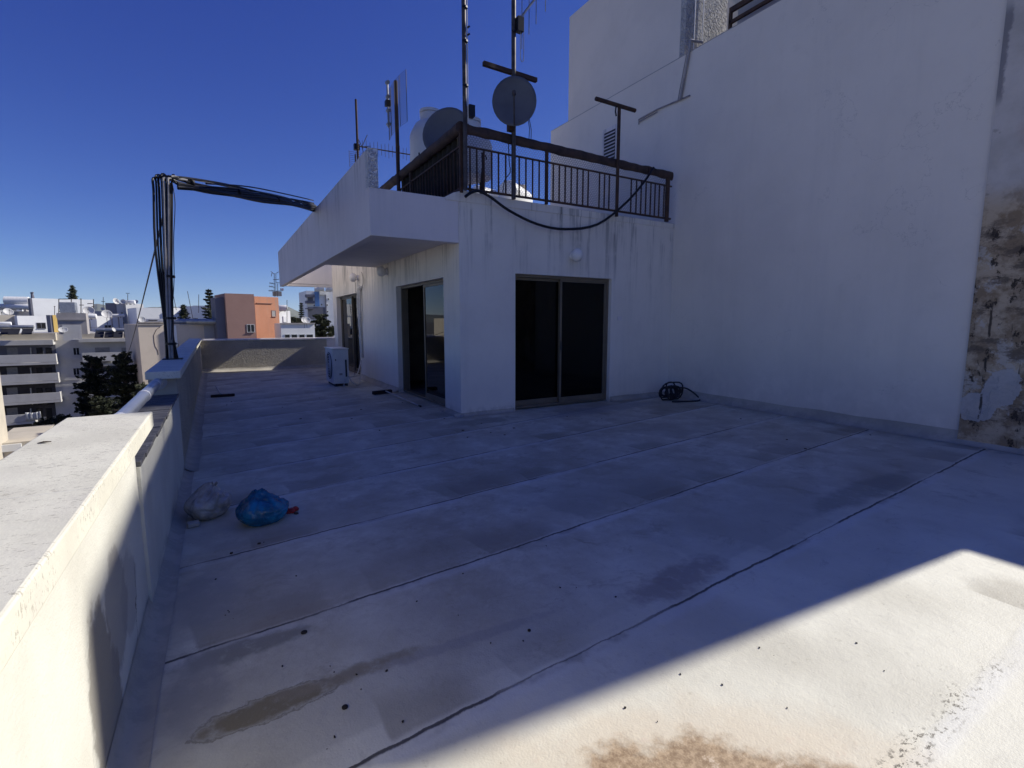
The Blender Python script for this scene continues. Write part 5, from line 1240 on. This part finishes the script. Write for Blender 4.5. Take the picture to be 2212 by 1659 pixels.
# ================================================================== HAZE
hz = MB(); hz.box(-9500, 9500, -600, 15500, BASE - 1, 900)
hm = bpy.data.materials.new('haze_air'); hm.use_nodes = True; ht = hm.node_tree; ht.nodes.clear()
ho = ht.nodes.new('ShaderNodeOutputMaterial'); hv = ht.nodes.new('ShaderNodeVolumePrincipled'); hv.inputs['Color'].default_value = (.75, .82, .95, 1); hv.inputs['Density'].default_value = 1.6e-5; hv.inputs['Anisotropy'].default_value = .2
ht.links.new(ho.inputs['Volume'], hv.outputs[0]); tag(hz.build('haze', hm), kind='stuff')
# ================================================================== CAMERA, SUN, SKY
cam = bpy.data.cameras.new('camera'); co = bpy.data.objects.new('camera', cam); COL.objects.link(co)
cam.sensor_width = 36; cam.lens = FX / 2212 * 36; cam.clip_end = 90000; cam.clip_start = .02
co.location = CAM; co.rotation_euler = (pi / 2 - PITCH, 0, YAW); scn.camera = co
K, TA = .70, .075
to_sun = Vector((1, -TA, K * sqrt(1))).normalized()
elev = math.asin(to_sun.z)
sun = bpy.data.lights.new('sun', 'SUN'); sun.energy = 5.0; sun.angle = radians(.9); sun.color = (1, .965, .90)
so = bpy.data.objects.new('sun', sun); COL.objects.link(so); so.location = (20, 0, 30)
so.rotation_euler = to_sun.to_track_quat('Z', 'Y').to_euler()
w = bpy.data.worlds.new('World'); scn.world = w; w.use_nodes = True; nt = w.node_tree
bg = nt.nodes['Background']; sky = nt.nodes.new('ShaderNodeTexSky'); sky.sky_type = 'NISHITA'; sky.sun_disc = False
sky.sun_elevation = elev; sky.sun_rotation = atan2(to_sun.x, to_sun.y); sky.altitude = 150; sky.air_density = 1.0; sky.dust_density = .3; sky.ozone_density = 3.0
ST = .07
sky.ozone_density = 4; sky.dust_density = 0; sky.air_density = .6
sp_ = nt.nodes.new('ShaderNodeSeparateColor'); cb_ = nt.nodes.new('ShaderNodeCombineColor'); nt.links.new(sp_.inputs[0], sky.outputs[0])
for i, (gain, pw_) in enumerate(((1.85, 1.4), (1.45, 1.28), (1.08, .74))):      # the deep saturated blue of this sky, per channel
    m1 = nt.nodes.new('ShaderNodeMath'); m1.operation = 'MULTIPLY'; m1.inputs[1].default_value = ST; nt.links.new(m1.inputs[0], sp_.outputs[i])
    m2 = nt.nodes.new('ShaderNodeMath'); m2.operation = 'POWER'; m2.inputs[1].default_value = pw_; nt.links.new(m2.inputs[0], m1.outputs[0])
    m3 = nt.nodes.new('ShaderNodeMath'); m3.operation = 'MULTIPLY'; m3.inputs[1].default_value = gain / ST; nt.links.new(m3.inputs[0], m2.outputs[0]); nt.links.new(cb_.inputs[i], m3.outputs[0])
nt.links.new(bg.inputs[0], cb_.outputs[0]); bg.inputs[1].default_value = ST
scn.view_settings.view_transform = 'Standard'; scn.view_settings.look = 'None'; scn.view_settings.exposure = .18; scn.view_settings.gamma = 1
scn.cycles.max_bounces = 6; scn.cycles.transparent_max_bounces = 12
